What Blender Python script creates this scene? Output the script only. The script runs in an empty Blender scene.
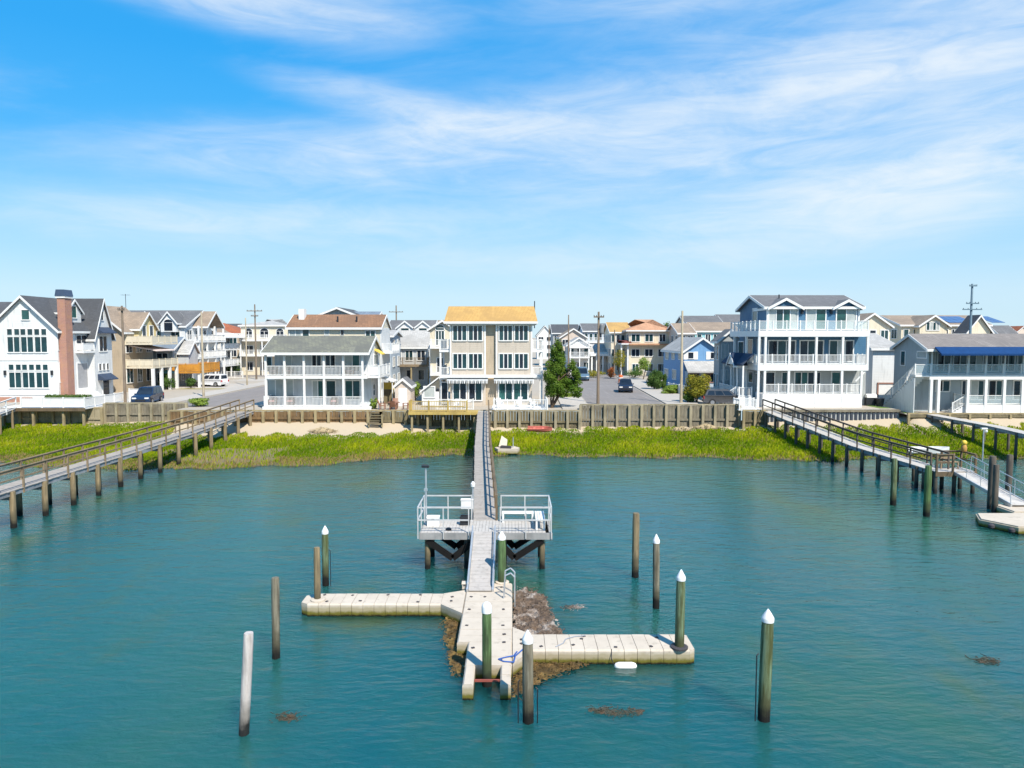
import bpy, math, random
import numpy as np
from mathutils import Vector
random.seed(7); rng = np.random.default_rng(11)
R = math.radians
sc = bpy.context.scene
COL = sc.collection

# ------------------------------------------------------------------ camera
cam_d = bpy.data.cameras.new('camera'); cam = bpy.data.objects.new('camera', cam_d)
COL.objects.link(cam); sc.camera = cam
cam_d.sensor_width = 36.0; cam_d.lens = 36.0 * 711 / 1024
cam_d.clip_start = 0.2; cam_d.clip_end = 20000
PITCH = math.atan(47 / 711.0)
cam.location = (0, 0, 10.0); cam.rotation_euler = (R(90) - PITCH, 0, 0)

# ------------------------------------------------------------------ sky and sun
SUN_EL, SUN_AZ = 50.0, 148.0          # azimuth clockwise from +Y (the direction the camera looks)
world = bpy.data.worlds.new('World'); sc.world = world; world.use_nodes = True
wn = world.node_tree.nodes; wl = world.node_tree.links; wn.clear()
def N(t, **k):
    n = wn.new(t)
    for a, b in k.items(): setattr(n, a, b)
    return n
out = N('ShaderNodeOutputWorld'); bg = N('ShaderNodeBackground'); bg.inputs['Strength'].default_value = 0.15
wl.new(bg.outputs[0], out.inputs[0])
sky = N('ShaderNodeTexSky', sky_type='NISHITA', sun_disc=False, sun_elevation=R(SUN_EL), sun_rotation=R(SUN_AZ),
        altitude=0, air_density=1.0, dust_density=0.0, ozone_density=3.0)
hs = N('ShaderNodeHueSaturation'); hs.inputs['Saturation'].default_value = 1.15; hs.inputs['Value'].default_value = 1.0
hs.inputs['Hue'].default_value = 0.5
wl.new(sky.outputs[0], hs.inputs['Color'])
tint = N('ShaderNodeMix', data_type='RGBA', blend_type='MULTIPLY'); tint.inputs['Factor'].default_value = 1.0; tint.inputs['B'].default_value = (.80, 1.02, 1.12, 1)
wl.new(hs.outputs[0], tint.inputs['A'])
tc = N('ShaderNodeTexCoord'); sep = N('ShaderNodeSeparateXYZ'); wl.new(tc.outputs['Generated'], sep.inputs[0])
def MATH(op, a, b=None, clamp=False):
    n = N('ShaderNodeMath', operation=op, use_clamp=clamp)
    for i, v in enumerate((a, b)):
        if v is None: continue
        if isinstance(v, (int, float)): n.inputs[i].default_value = v
        else: wl.new(v, n.inputs[i])
    return n.outputs[0]
az = MATH('ARCTAN2', sep.outputs[0], sep.outputs[1]); el = MATH('ARCSINE', sep.outputs[2])
cmb = N('ShaderNodeCombineXYZ'); wl.new(az, cmb.inputs[0]); wl.new(el, cmb.inputs[1])
# cirrus banks: (azimuth deg, elevation deg, half-length deg, half-height deg, tilt deg, density)
BANKS = [(-20, 24.0, 17, 3.0, -3, 1.1), (-8, 17.2, 13, 1.8, -8, .8), (-15, 13.6, 19, 3.2, 3, .9), (5, 15.6, 21, 4.2, 4, .95), (14, 12.0, 30, 8.0, 8, .42), (30, 21, 34, 12, 6, .45),
         (29, 18.5, 20, 4.6, 10, .85), (29, 10.2, 20, 4.2, 9, 1.25), (-21, 8.6, 19, 2.6, 1, .7), (12, 25.0, 18, 2.6, 5, .35),
         (2, 6.0, 26, 1.6, 0, .3), (60, 16, 20, 5, 6, 1.0), (-62, 20, 20, 4, -4, .9), (105, 24, 24, 6, 8, 1.0),
         (-110, 18, 26, 6, 3, 1.0), (150, 30, 26, 7, 4, 1.0), (-155, 26, 26, 6, -5, 1.0)]
acc = None
for a, e, ra, re, tl, d in BANKS:
    mp = N('ShaderNodeMapping', vector_type='TEXTURE')
    mp.inputs['Location'].default_value = (R(a), R(e), 0); mp.inputs['Rotation'].default_value = (0, 0, R(tl))
    mp.inputs['Scale'].default_value = (R(ra), R(re), 1); wl.new(cmb.outputs[0], mp.inputs[0])
    ln = N('ShaderNodeVectorMath', operation='LENGTH'); wl.new(mp.outputs[0], ln.inputs[0])
    mr = N('ShaderNodeMapRange', interpolation_type='SMOOTHERSTEP')
    mr.inputs['From Min'].default_value = 1.25; mr.inputs['From Max'].default_value = 0.0
    mr.inputs['To Max'].default_value = d; wl.new(ln.outputs['Value'], mr.inputs['Value'])
    acc = mr.outputs[0] if acc is None else MATH('ADD', acc, mr.outputs[0])
def wisps(scale, sx, sy, rot, detail, dist, lo, hi):
    mp = N('ShaderNodeMapping'); mp.inputs['Rotation'].default_value = (0, 0, R(rot)); mp.inputs['Scale'].default_value = (sx, sy, 1); mp.inputs['Location'].default_value = (3.7, 1.3, 0)
    wl.new(cmb.outputs[0], mp.inputs[0])
    nz = N('ShaderNodeTexNoise'); nz.inputs['Scale'].default_value = scale; nz.inputs['Detail'].default_value = detail
    nz.inputs['Roughness'].default_value = .62; nz.inputs['Distortion'].default_value = dist; wl.new(mp.outputs[0], nz.inputs['Vector'])
    mr = N('ShaderNodeMapRange', interpolation_type='SMOOTHSTEP'); mr.inputs['From Min'].default_value = lo; mr.inputs['From Max'].default_value = hi
    wl.new(nz.outputs['Fac'], mr.inputs['Value']); return mr.outputs[0]
w1 = wisps(2.6, 1.2, 4.6, -7, 8, .8, .28, .78); w2 = wisps(6, 1.0, 5.0, -14, 9, 1.3, .25, .80)
wsp = MATH('MULTIPLY', MATH('ADD', MATH('MULTIPLY', w1, .65), .32), MATH('ADD', MATH('MULTIPLY', w2, .75), .45))
thin = MATH('MULTIPLY', wisps(2.2, 1.0, 3.2, -4, 7, .6, .44, .85), .2)
cx_ = MATH('ADD', MATH('MULTIPLY', MATH('MULTIPLY', acc, wsp), 1.2), thin)
cl = MATH('MULTIPLY', MATH('SUBTRACT', 1.0, MATH('EXPONENT', MATH('MULTIPLY', cx_, -1.25))), .97)
mixc = N('ShaderNodeMix', data_type='RGBA'); wl.new(cl, mixc.inputs['Factor'])
# clear summer air: deep azure overhead paling evenly to the horizon, the same all round
gr = N('ShaderNodeValToRGB'); er = gr.color_ramp.elements; er[0].position = 0; er[0].color = (.58, .78, .93, 1); er[1].position = 1; er[1].color = (.02, .28, .74, 1)
for p_, c_ in ((.035, (.58, .79, .95)), (.055, (.49, .76, .965)), (.098, (.28, .66, .97)), (.153, (.075, .48, .98)), (.224, (.03, .41, .945)), (.35, (.025, .37, .88))):
    e_ = er.new(p_); e_.color = (*c_, 1)
wl.new(MATH('MULTIPLY', el, 2 / math.pi, True), gr.inputs[0])
gsc = N('ShaderNodeVectorMath', operation='SCALE'); gsc.inputs['Scale'].default_value = 4.0; wl.new(gr.outputs[0], gsc.inputs[0])
smx = N('ShaderNodeMix', data_type='RGBA'); smx.inputs['Factor'].default_value = .93; wl.new(tint.outputs['Result'], smx.inputs['A']); wl.new(gsc.outputs[0], smx.inputs['B'])
wl.new(smx.outputs['Result'], mixc.inputs['A']); mixc.inputs['B'].default_value = (3.75, 3.98, 4.12, 1)
wl.new(mixc.outputs['Result'], bg.inputs['Color'])

sd = bpy.data.lights.new('sun', 'SUN'); sd.energy = 4.6; sd.angle = R(0.5); sd.color = (1.0, .93, .82)
sun = bpy.data.objects.new('sun', sd); COL.objects.link(sun); sun.location = (30, -20, 60)
sv = Vector((math.sin(R(SUN_AZ)) * math.cos(R(SUN_EL)), math.cos(R(SUN_AZ)) * math.cos(R(SUN_EL)), math.sin(R(SUN_EL))))
sun.rotation_euler = sv.to_track_quat('Z', 'Y').to_euler()
sc.view_settings.view_transform = 'Standard'; sc.view_settings.look = 'None'
sc.view_settings.gamma = 1.0; sc.view_settings.exposure = 0.7; sc.view_settings.use_curve_mapping = False

# ------------------------------------------------------------------ survey helpers (metres)
_c, _s = math.cos(PITCH), math.sin(PITCH)
def sx(px, Y): return (px - 512) / 711.0 * Y * .998          # lateral metres of a sighted edge at distance Y
def sz(py, Y):                                               # height above the water of a sighted edge at distance Y
    v = (384 - py) / 711.0
    return 10 + Y * (-_s + v * _c) / (_c + v * _s)
def sy(px, X): return X * 711.0 / ((px - 512) * .998)        # distance along a wall standing at X

# ------------------------------------------------------------------ materials
MATS = {}
def mat(name, col, rough=.7, kind='paint', col2=None, scale=3.0, metal=0.0, bump=.3, spec=.5, **k):
    if name in MATS: return MATS[name]
    m = bpy.data.materials.new(name); m.use_nodes = True; MATS[name] = m
    nt = m.node_tree; n = nt.nodes; L = nt.links.new
    b = n['Principled BSDF']; b.inputs['Roughness'].default_value = rough; b.inputs['Metallic'].default_value = metal
    b.inputs['Specular IOR Level'].default_value = spec
    col2 = col2 or tuple(c * .78 for c in col)
    tcx = n.new('ShaderNodeTexCoord'); geo = n.new('ShaderNodeNewGeometry')
    def noise(s, d=4, vec=None, ro=.6):
        t = n.new('ShaderNodeTexNoise'); t.inputs['Scale'].default_value = s; t.inputs['Detail'].default_value = d; t.inputs['Roughness'].default_value = ro
        L(vec or geo.outputs['Position'], t.inputs['Vector']); return t.outputs['Fac']
    def mapped(scl):
        mp = n.new('ShaderNodeMapping'); mp.inputs['Scale'].default_value = scl; L(geo.outputs['Position'], mp.inputs[0]); return mp.outputs[0]
    def ramp(f, a=.3, c=.7):
        r = n.new('ShaderNodeMapRange'); r.inputs['From Min'].default_value = a; r.inputs['From Max'].default_value = c; L(f, r.inputs[0]); return r.outputs[0]
    def mix(f, A, B):
        x = n.new('ShaderNodeMix'); x.data_type = 'RGBA'
        if isinstance(f, float): x.inputs['Factor'].default_value = f
        else: L(f, x.inputs['Factor'])
        for nm, v in (('A', A), ('B', B)):
            if isinstance(v, tuple): x.inputs[nm].default_value = (*v, 1)
            else: L(v, x.inputs[nm])
        return x.outputs['Result']
    def bmp(h, st, di):
        q = n.new('ShaderNodeBump'); q.inputs['Strength'].default_value = st; q.inputs['Distance'].default_value = di
        L(h, q.inputs['Height']); L(q.outputs[0], b.inputs['Normal'])
    def sepz():
        s = n.new('ShaderNodeSeparateXYZ'); L(geo.outputs['Position'], s.inputs[0]); return s.outputs
    def m2(op, a, c):
        q = n.new('ShaderNodeMath'); q.operation = op
        for i, v in enumerate((a, c)):
            if isinstance(v, (int, float)): q.inputs[i].default_value = v
            else: L(v, q.inputs[i])
        return q.outputs[0]
    if kind == 'paint':
        c = mix(ramp(noise(scale)), col, col2); L(c, b.inputs['Base Color'])
    elif kind == 'siding':
        z = sepz()[2]; w = m2('FRACT', m2('MULTIPLY', z, 1 / .19), 0)
        c = mix(ramp(noise(.5)), col, col2)
        c = mix(ramp(noise(1.6, 5, mapped((2.5, 2.5, .35))), .52, .8), c, tuple(x * .72 for x in col2))
        L(c, b.inputs['Base Color']); bmp(w, .5, .03)
    elif kind == 'roof':
        br = n.new('ShaderNodeTexBrick'); br.inputs['Scale'].default_value = 1.0
        br.inputs['Brick Width'].default_value = .35; br.inputs['Row Height'].default_value = .17; br.inputs['Mortar Size'].default_value = .012
        br.inputs['Color1'].default_value = (*col, 1); br.inputs['Color2'].default_value = (*col2, 1); br.inputs['Mortar'].default_value = (*[x * .5 for x in col2], 1)
        cb = n.new('ShaderNodeCombineXYZ'); s = sepz(); L(m2('ADD', s[0], s[1]), cb.inputs[0]); L(m2('MULTIPLY', s[2], 1.6), cb.inputs[1]); L(cb.outputs[0], br.inputs['Vector'])
        c = mix(ramp(noise(.45, 7), .42, .66), br.outputs['Color'], tuple(x * .78 + .01 for x in col2)); c = mix(ramp(noise(1, 4, mapped((2.2, .25, .25))), .6, 1.0), c, tuple(min(1, x * 1.3 + .02) for x in col)); L(c, b.inputs['Base Color'])
        bmp(noise(14, 3), .4, .03)
    elif kind == 'wood':
        c = mix(ramp(noise(1.0, 6, mapped((9, 9, 1.2)))), col, col2)
        c = mix(ramp(noise(.8, 4), .45, .8), c, tuple(x * .6 for x in col2)); L(c, b.inputs['Base Color']); bmp(noise(1, 4, mapped((30, 30, 3))), .5, .02)
    elif kind == 'planks':     # weathered boards laid across a walkway; board-to-board tone from position
        c = mix(ramp(noise(3.1, 2, mapped((.05, 2.2, .05)))), col, col2)
        c = mix(ramp(noise(5, 6), .5, .85), c, tuple(x * .6 for x in col2)); L(c, b.inputs['Base Color']); bmp(noise(18, 4), .4, .01)
    elif kind == 'pile':       # treated timber: grain, green algae, dark wet zone near the water
        z = sepz()[2]; zz = m2('ADD', z, m2('MULTIPLY', noise(2.2, 4), .7))
        c = mix(ramp(noise(1, 6, mapped((16, 16, .8))), .38, .62), col, col2); c = mix(ramp(noise(1.5, 5, mapped((3, 3, .7))), .5, .72), c, tuple(x * .6 + .015 for x in col2))
        c = mix(ramp(zz, 1.35, .95), c, tuple(x * .45 + y * .1 for x, y in zip(col2, (.3, .3, .2))))
        c = mix(ramp(zz, .85, .55), c, (.012, .012, .011)); L(c, b.inputs['Base Color']); bmp(noise(1, 5, mapped((40, 40, 2.2))), .7, .03)
    elif kind == 'ground':
        c = mix(ramp(noise(.12, 6)), col, col2); c = mix(ramp(noise(6, 5), .4, .8), c, tuple(x * .8 for x in col)); L(c, b.inputs['Base Color']); bmp(noise(5, 6), .5, .05)
    elif kind == 'asphalt':
        c = mix(ramp(noise(.35, 6)), col, col2); c = mix(ramp(noise(1, 5, mapped((3, .15, 1))), .5, .75), c, tuple(x * 1.25 for x in col)); c = mix(ramp(noise(60, 2), .4, .7), c, tuple(x * .8 for x in col)); L(c, b.inputs['Base Color']); bmp(noise(90, 2), .3, .01)
    elif kind == 'dock':       # moulded plastic floats: pale top, sides darker and tan below it, algae at the waterline
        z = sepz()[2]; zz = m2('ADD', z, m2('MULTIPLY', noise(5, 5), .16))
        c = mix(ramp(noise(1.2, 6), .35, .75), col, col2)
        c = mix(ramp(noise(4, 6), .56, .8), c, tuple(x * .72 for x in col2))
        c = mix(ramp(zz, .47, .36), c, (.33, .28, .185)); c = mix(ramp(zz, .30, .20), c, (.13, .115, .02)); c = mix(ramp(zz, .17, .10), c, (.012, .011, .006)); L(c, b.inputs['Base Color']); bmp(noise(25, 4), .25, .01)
    elif kind == 'brick':
        br = n.new('ShaderNodeTexBrick'); br.inputs['Scale'].default_value = 1.0; br.inputs['Brick Width'].default_value = .23; br.inputs['Row Height'].default_value = .08; br.inputs['Mortar Size'].default_value = .008
        br.inputs['Color1'].default_value = (*col, 1); br.inputs['Color2'].default_value = (*col2, 1); br.inputs['Mortar'].default_value = (.45, .4, .36, 1)
        cb = n.new('ShaderNodeCombineXYZ'); s = sepz(); L(m2('ADD', s[0], s[1]), cb.inputs[0]); L(s[2], cb.inputs[1]); L(cb.outputs[0], br.inputs['Vector'])
        c = mix(ramp(noise(1.6, 5), .45, .75), br.outputs['Color'], (.42, .22, .12)); L(c, b.inputs['Base Color']); bmp(br.outputs['Fac'], -.5, .01)
    elif kind == 'leaf':
        oi = n.new('ShaderNodeObjectInfo'); c = mix(ramp(noise(scale, 3), .35, .65), col, col2)
        L(c, b.inputs['Base Color'])
        b.inputs['Specular IOR Level'].default_value = .12; tr = n.new('ShaderNodeBsdfTranslucent'); L(c, tr.inputs['Color']); ms = n.new('ShaderNodeMixShader'); ms.inputs[0].default_value = .3
        L(b.outputs[0], ms.inputs[1]); L(tr.outputs[0], ms.inputs[2]); L(ms.outputs[0], n['Material Output'].inputs['Surface'])
    elif kind == 'glass':
        c = mix(ramp(noise(.9, 2)), col, col2); L(c, b.inputs['Base Color']); b.inputs['IOR'].default_value = 1.5
        bmp(noise(1.3, 2), .06, .02)
    elif kind == 'clear':
        b.inputs['Base Color'].default_value = (*col, 1); b.inputs['Alpha'].default_value = k.get('alpha', .35)
    elif kind == 'weed':
        c = mix(ramp(noise(5, 6), .35, .65), col, col2); c = mix(ramp(noise(1.4, 5), .5, .62), c, k.get('col3', col2)); L(c, b.inputs['Base Color']); bmp(noise(30, 5), .9, .05)
    return m

white = mat('white_trim', (.74, .74, .725), .55, col2=(.63, .63, .615))
white2 = mat('white_vinyl_siding', (.71, .72, .715), .6, 'siding', (.63, .64, .635))
glass = mat('window_glass', (.010, .030, .036), .06, 'glass', (.02, .06, .068))
glassg = mat('window_glass_green', (.03, .12, .11), .08, 'glass', (.015, .05, .05))
glassb = mat('window_glass_dark', (.008, .012, .02), .06, 'glass', (.02, .03, .045))
curtain = mat('curtained_window', (.42, .45, .43), .25, 'glass', (.3, .33, .32))
dk = mat('dark_metal', (.03, .033, .04), .45, metal=.3)
alu = mat('aluminium', (.62, .64, .66), .4, metal=.65)
railglass = mat('rail_glass', (.70, .80, .80), .06, 'clear', alpha=.22)

# ------------------------------------------------------------------ mesh helpers
class MB:
    def __init__(s): s.v = []; s.f = []
    def poly(s, pts, faces):
        o = len(s.v); s.v += [tuple(p) for p in pts]; s.f += [tuple(i + o for i in q) for q in faces]; return s
    def box(s, x0, x1, y0, y1, z0, z1):
        return s.poly([(x0, y0, z0), (x1, y0, z0), (x1, y1, z0), (x0, y1, z0), (x0, y0, z1), (x1, y0, z1), (x1, y1, z1), (x0, y1, z1)],
                      [(0, 3, 2, 1), (4, 5, 6, 7), (0, 1, 5, 4), (1, 2, 6, 5), (2, 3, 7, 6), (3, 0, 4, 7)])
    def prism(s, pts, a0, a1, axis):      # 2-D outline pts extruded along an axis; outline order: y-axis (x,z); x-axis (y,z); z-axis (x,y)
        m = {'y': lambda p, a: (p[0], a, p[1]), 'x': lambda p, a: (a, p[0], p[1]), 'z': lambda p, a: (p[0], p[1], a)}[axis]
        n = len(pts); ar = sum(pts[i][0] * pts[(i + 1) % n][1] - pts[(i + 1) % n][0] * pts[i][1] for i in range(n))
        if (ar < 0) != (axis == 'y'): pts = pts[::-1]
        return s.poly([m(p, a0) for p in pts] + [m(p, a1) for p in pts],
                      [tuple(range(n))[::-1], tuple(range(n, 2 * n))] + [(i, (i + 1) % n, (i + 1) % n + n, i + n) for i in range(n)])
    def tube(s, p0, p1, r0, r1=None, n=8, cap=True):
        r1 = r0 if r1 is None else r1
        p0, p1 = Vector(p0), Vector(p1); d = (p1 - p0).normalized()
        a = d.orthogonal().normalized(); b = d.cross(a); vs = []
        for p, r in ((p0, r0), (p1, r1)):
            vs += [p + (a * math.cos(2 * math.pi * i / n) + b * math.sin(2 * math.pi * i / n)) * r for i in range(n)]
        fs = [(i, (i + 1) % n, (i + 1) % n + n, i + n) for i in range(n)]
        if cap: fs += [tuple(range(n))[::-1], tuple(range(n, 2 * n))]
        return s.poly(vs, fs)
    def bar(s, p0, p1, w, h):             # rectangular bar between two points
        p0, p1 = Vector(p0), Vector(p1); d = (p1 - p0).normalized()
        u = Vector((0, 0, 1)) if abs(d.z) < .95 else Vector((0, 1, 0))
        a = d.cross(u).normalized() * (w / 2); b = a.cross(d).normalized() * (h / 2)
        vs = [p + x for p in (p0, p1) for x in (-a - b, a - b, a + b, -a + b)]
        return s.poly(vs, [(0, 1, 2, 3)[::-1], (4, 5, 6, 7), (0, 1, 5, 4), (1, 2, 6, 5), (2, 3, 7, 6), (3, 0, 4, 7)])
    def path(s, pts, r, n=6):
        for a, b in zip(pts, pts[1:]): s.tube(a, b, r, r, n)
        return s
    def lathe(s, prof, c=(0, 0), n=14, lean=(0, 0)):      # prof [(r,z)..] about a vertical axis
        o = len(s.v)
        for r, z in prof:
            s.v += [(c[0] + lean[0] * z + r * math.cos(2 * math.pi * i / n), c[1] + lean[1] * z + r * math.sin(2 * math.pi * i / n), z) for i in range(n)]
        for k in range(len(prof) - 1):
            s.f += [(o + k * n + i, o + k * n + (i + 1) % n, o + (k + 1) * n + (i + 1) % n, o + (k + 1) * n + i) for i in range(n)]
        s.f += [tuple(o + i for i in range(n))[::-1], tuple(o + (len(prof) - 1) * n + i for i in range(n))]; return s
    def mesh(s, name, m, off=(0, 0, 0), smooth=False):
        me = bpy.data.meshes.new(name)
        ox, oy, oz = off
        me.from_pydata([(x - ox, y - oy, z - oz) for x, y, z in s.v], [], s.f); me.materials.append(m)
        if smooth:
            me.polygons.foreach_set('use_smooth', [True] * len(me.polygons)); me.set_sharp_from_angle(angle=R(40))
        return me
    def build(s, name, m, parent=None, local=False, smooth=False):
        off = (0, 0, 0) if (local or parent is None) else WL.get(parent.name, (0, 0, 0))
        o = bpy.data.objects.new(name, s.mesh(name, m, off, smooth)); COL.objects.link(o)
        if parent is not None: o.parent = parent; WL[o.name] = off
        else: WL[o.name] = (0, 0, 0)
        return o
WL = {}      # world position of the frame in which a thing's parts are drawn
def tag(o, label, cat, group=None, kind=None):
    o['label'] = label; o['category'] = cat
    if group: o['group'] = group
    if kind: o['kind'] = kind
    return o
def thing(name, label, cat, loc, rz=0, group=None):
    o = bpy.data.objects.new(name, None); COL.objects.link(o); o.empty_display_size = .3
    o.location = loc; o.rotation_euler = (0, 0, rz); WL[o.name] = tuple(loc)
    return tag(o, label, cat, group)
def struct(o): o['kind'] = 'structure'; return o
def stuff(o): o['kind'] = 'stuff'; return o
def inst(name, me, parent, loc, rot=(0, 0, 0), local=False):
    o = bpy.data.objects.new(name, me); COL.objects.link(o); o.parent = parent
    w = (0, 0, 0) if local else WL.get(parent.name, (0, 0, 0))
    o.location = (loc[0] - w[0], loc[1] - w[1], loc[2] - w[2]); o.rotation_euler = rot; return o

# ------------------------------------------------------------------ building kit
CACHE = {}
ROT = {'F': 0, 'R': R(90), 'L': R(-90), 'B': R(180)}
def window(h, face, plane, a, z, w, ht, cols=1, rows=1, gl=None, trim=None, arch=False, name='window'):
    """face F: wall at Y=plane, a = X of the centre; R/L: wall at X=plane, a = Y of the centre; z = sill height"""
    gl = gl or glass; trim = trim or white; t = min(.11, w * .13); q = .045
    key = (round(w, 2), round(ht, 2), cols, rows, trim.name, arch)
    w, ht = key[0], key[1]
    if key not in CACHE:
        m = MB(); H2 = w / 2
        m.box(-H2 - t, -H2, -.07, .05, -t, ht + (0 if arch else t)); m.box(H2, H2 + t, -.07, .05, -t, ht + (0 if arch else t))
        m.box(-H2, H2, -.10, .05, -t, 0)
        if arch:
            k = 10; o_ = [(math.cos(math.pi * i / k) * (H2 + t), ht + math.sin(math.pi * i / k) * (H2 * .7 + t)) for i in range(k + 1)]
            i_ = [(math.cos(math.pi * i / k) * H2, ht + math.sin(math.pi * i / k) * H2 * .7) for i in range(k + 1)]
            for i in range(k): m.prism([o_[i], o_[i + 1], i_[i + 1], i_[i]], -.07, .05, 'y')
            m.box(-H2, H2, -.06, .05, ht - q, ht)
        else: m.box(-H2, H2, -.07, .05, ht, ht + t)
        for i in range(1, cols): x = -H2 + w * i / cols; m.box(x - q, x + q, -.06, .05, 0, ht - (q if arch else 0))
        for j in range(1, rows):
            zz = ht * j / rows
            for i in range(cols): m.box(-H2 + w * i / cols + (q if i else 0), -H2 + w * (i + 1) / cols - (q if i < cols - 1 else 0), -.06, .05, zz - q * .7, zz + q * .7)
        pm = MB().box(-w / cols / 2 + .01, w / cols / 2 - .01, -.025, .02, .01, ht / rows - .01)
        am = None
        if arch:
            k = 10; am = MB().prism([(math.cos(math.pi * i / k) * H2, math.sin(math.pi * i / k) * H2 * .7) for i in range(k + 1)], -.025, .02, 'y')
        CACHE[key] = (m.mesh('window', trim), pm, am)
    fm, pm, am = CACHE[key]
    loc = {'F': (a, plane, z), 'B': (a, plane, z), 'R': (plane, a, z), 'L': (plane, a, z)}[face]
    o = inst(name, fm, h, loc, (0, 0, ROT[face]))
    gls = gl if isinstance(gl, (list, tuple)) else [gl]
    for i in range(cols):
        for j in range(rows):
            g = gls[(i + j) % len(gls)]; k2 = key + ('pane', g.name)
            if k2 not in CACHE: CACHE[k2] = pm.mesh('pane', g)
            inst('pane', CACHE[k2], o, (-w / 2 + w * (i + .5) / cols, 0, ht * j / rows), local=True)
    if am:
        k2 = key + ('arch', gls[0].name)
        if k2 not in CACHE: CACHE[k2] = am.mesh('pane', gls[0])
        inst('pane', CACHE[k2], o, (0, 0, ht + .01), local=True)
    return o
def WF(h, Y, p0, p1, q0, q1, cols=1, rows=1, gl=None, **k):      # sighted window on a wall facing the bay
    x0, x1 = sx(p0, Y), sx(p1, Y); z1, z0 = sz(q0, Y), sz(q1, Y)
    return window(h, 'F', Y, (x0 + x1) / 2, z0, x1 - x0, z1 - z0, cols, rows, gl, **k)
def WS(h, X, p0, p1, q0, q1, cols=1, rows=1, gl=None, **k):      # sighted window on a side wall standing at X
    ya, yb = sorted((sy(p0, X), sy(p1, X))); Y = (ya + yb) / 2; z1, z0 = sz(q0, Y), sz(q1, Y)
    return window(h, 'R' if X < 0 else 'L', X, Y, z0, yb - ya, z1 - z0, cols, rows, gl, **k)
def walls(h, x0, x1, y0, y1, z0, ze, m, zr=None, axis=None, name='wall', ridge=None):
    b = MB()
    if axis is None: b.box(x0, x1, y0, y1, z0, ze)
    elif axis == 'y': b.prism([(x0, z0), (x1, z0), (x1, ze), ((x0 + x1) / 2 if ridge is None else ridge, zr), (x0, ze)], y0, y1, 'y')
    else: b.prism([(y0, z0), (y1, z0), (y1, ze), ((y0 + y1) / 2 if ridge is None else ridge, zr), (y0, ze)], x0, x1, 'x')
    return b.build(name, m, h)
def gable(h, x0, x1, y0, y1, ze, zr, axis, m, over=.4, t=.16, trim=None, ridge=None, oe=None, name='roof'):
    """pitched roof: axis 'y' has its ridge along Y"""
    trim = trim or white; oe = over if oe is None else oe
    a0, a1, e0, e1 = (x0, x1, y0, y1) if axis == 'y' else (y0, y1, x0, x1)
    mid = (a0 + a1) / 2 if ridge is None else ridge; up = .02
    sl = (zr - ze) / (mid - a0); sr = (zr - ze) / (a1 - mid)
    def sec(d0, d1, o):
        return [(a0 - o, ze - o * sl + d1), (a0 - o, ze - o * sl + d0), (mid, zr + d0), (a1 + o, ze - o * sr + d0), (a1 + o, ze - o * sr + d1), (mid, zr + d1)]
    r = MB().prism(sec(up, up + t, over), e0 - oe, e1 + oe, axis).build(name, m, h)
    tb = MB()
    for q0, q1 in ((e0 - oe - .07, e0 - oe - .003), (e1 + oe + .003, e1 + oe + .07)): tb.prism(sec(up - .14, up + t - .02, over + .02), q0, q1, axis)
    for a, s_ in ((a0 - over - .05, sl), (a1 + over + .003, sr)):
        z = ze - over * s_
        if axis == 'y': tb.box(a, a + .047, e0 - oe, e1 + oe, z - .12, z + t - .03)
        else: tb.box(e0 - oe, e1 + oe, a, a + .047, z - .12, z + t - .03)
    tb.build('trim', trim, r); return r
def hip(h, x0, x1, y0, y1, ze, zr, m, over=.4, inx=None, iny=None, trim=None, name='roof'):
    X0, X1, Y0, Y1 = x0 - over, x1 + over, y0 - over, y1 + over
    iny = (Y1 - Y0) / 2 - .05 if iny is None else iny; inx = iny if inx is None else inx
    e = ze + .02; r = MB().poly([(X0, Y0, e), (X1, Y0, e), (X1, Y1, e), (X0, Y1, e), (X0, Y0, e + .15), (X1, Y0, e + .15), (X1, Y1, e + .15), (X0, Y1, e + .15),
                (X0 + inx, Y0 + iny, zr), (X1 - inx, Y0 + iny, zr), (X1 - inx, Y1 - iny, zr), (X0 + inx, Y1 - iny, zr)],
               [(3, 2, 1, 0), (0, 1, 5, 4), (1, 2, 6, 5), (2, 3, 7, 6), (3, 0, 4, 7), (4, 5, 9, 8), (5, 6, 10, 9), (6, 7, 11, 10), (7, 4, 8, 11), (8, 9, 10, 11)]).build(name, m, h)
    tb = MB(); g = .003
    tb.box(X0 - .05, X1 + .05, Y0 - .05 - g, Y0 - g, e - .1, e + .13); tb.box(X0 - .05, X1 + .05, Y1 + g, Y1 + .05 + g, e - .1, e + .13)
    tb.box(X0 - .05 - g, X0 - g, Y0, Y1, e - .1, e + .13); tb.box(X1 + g, X1 + .05 + g, Y0, Y1, e - .1, e + .13)
    tb.build('trim', trim or white, r); return r
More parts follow.
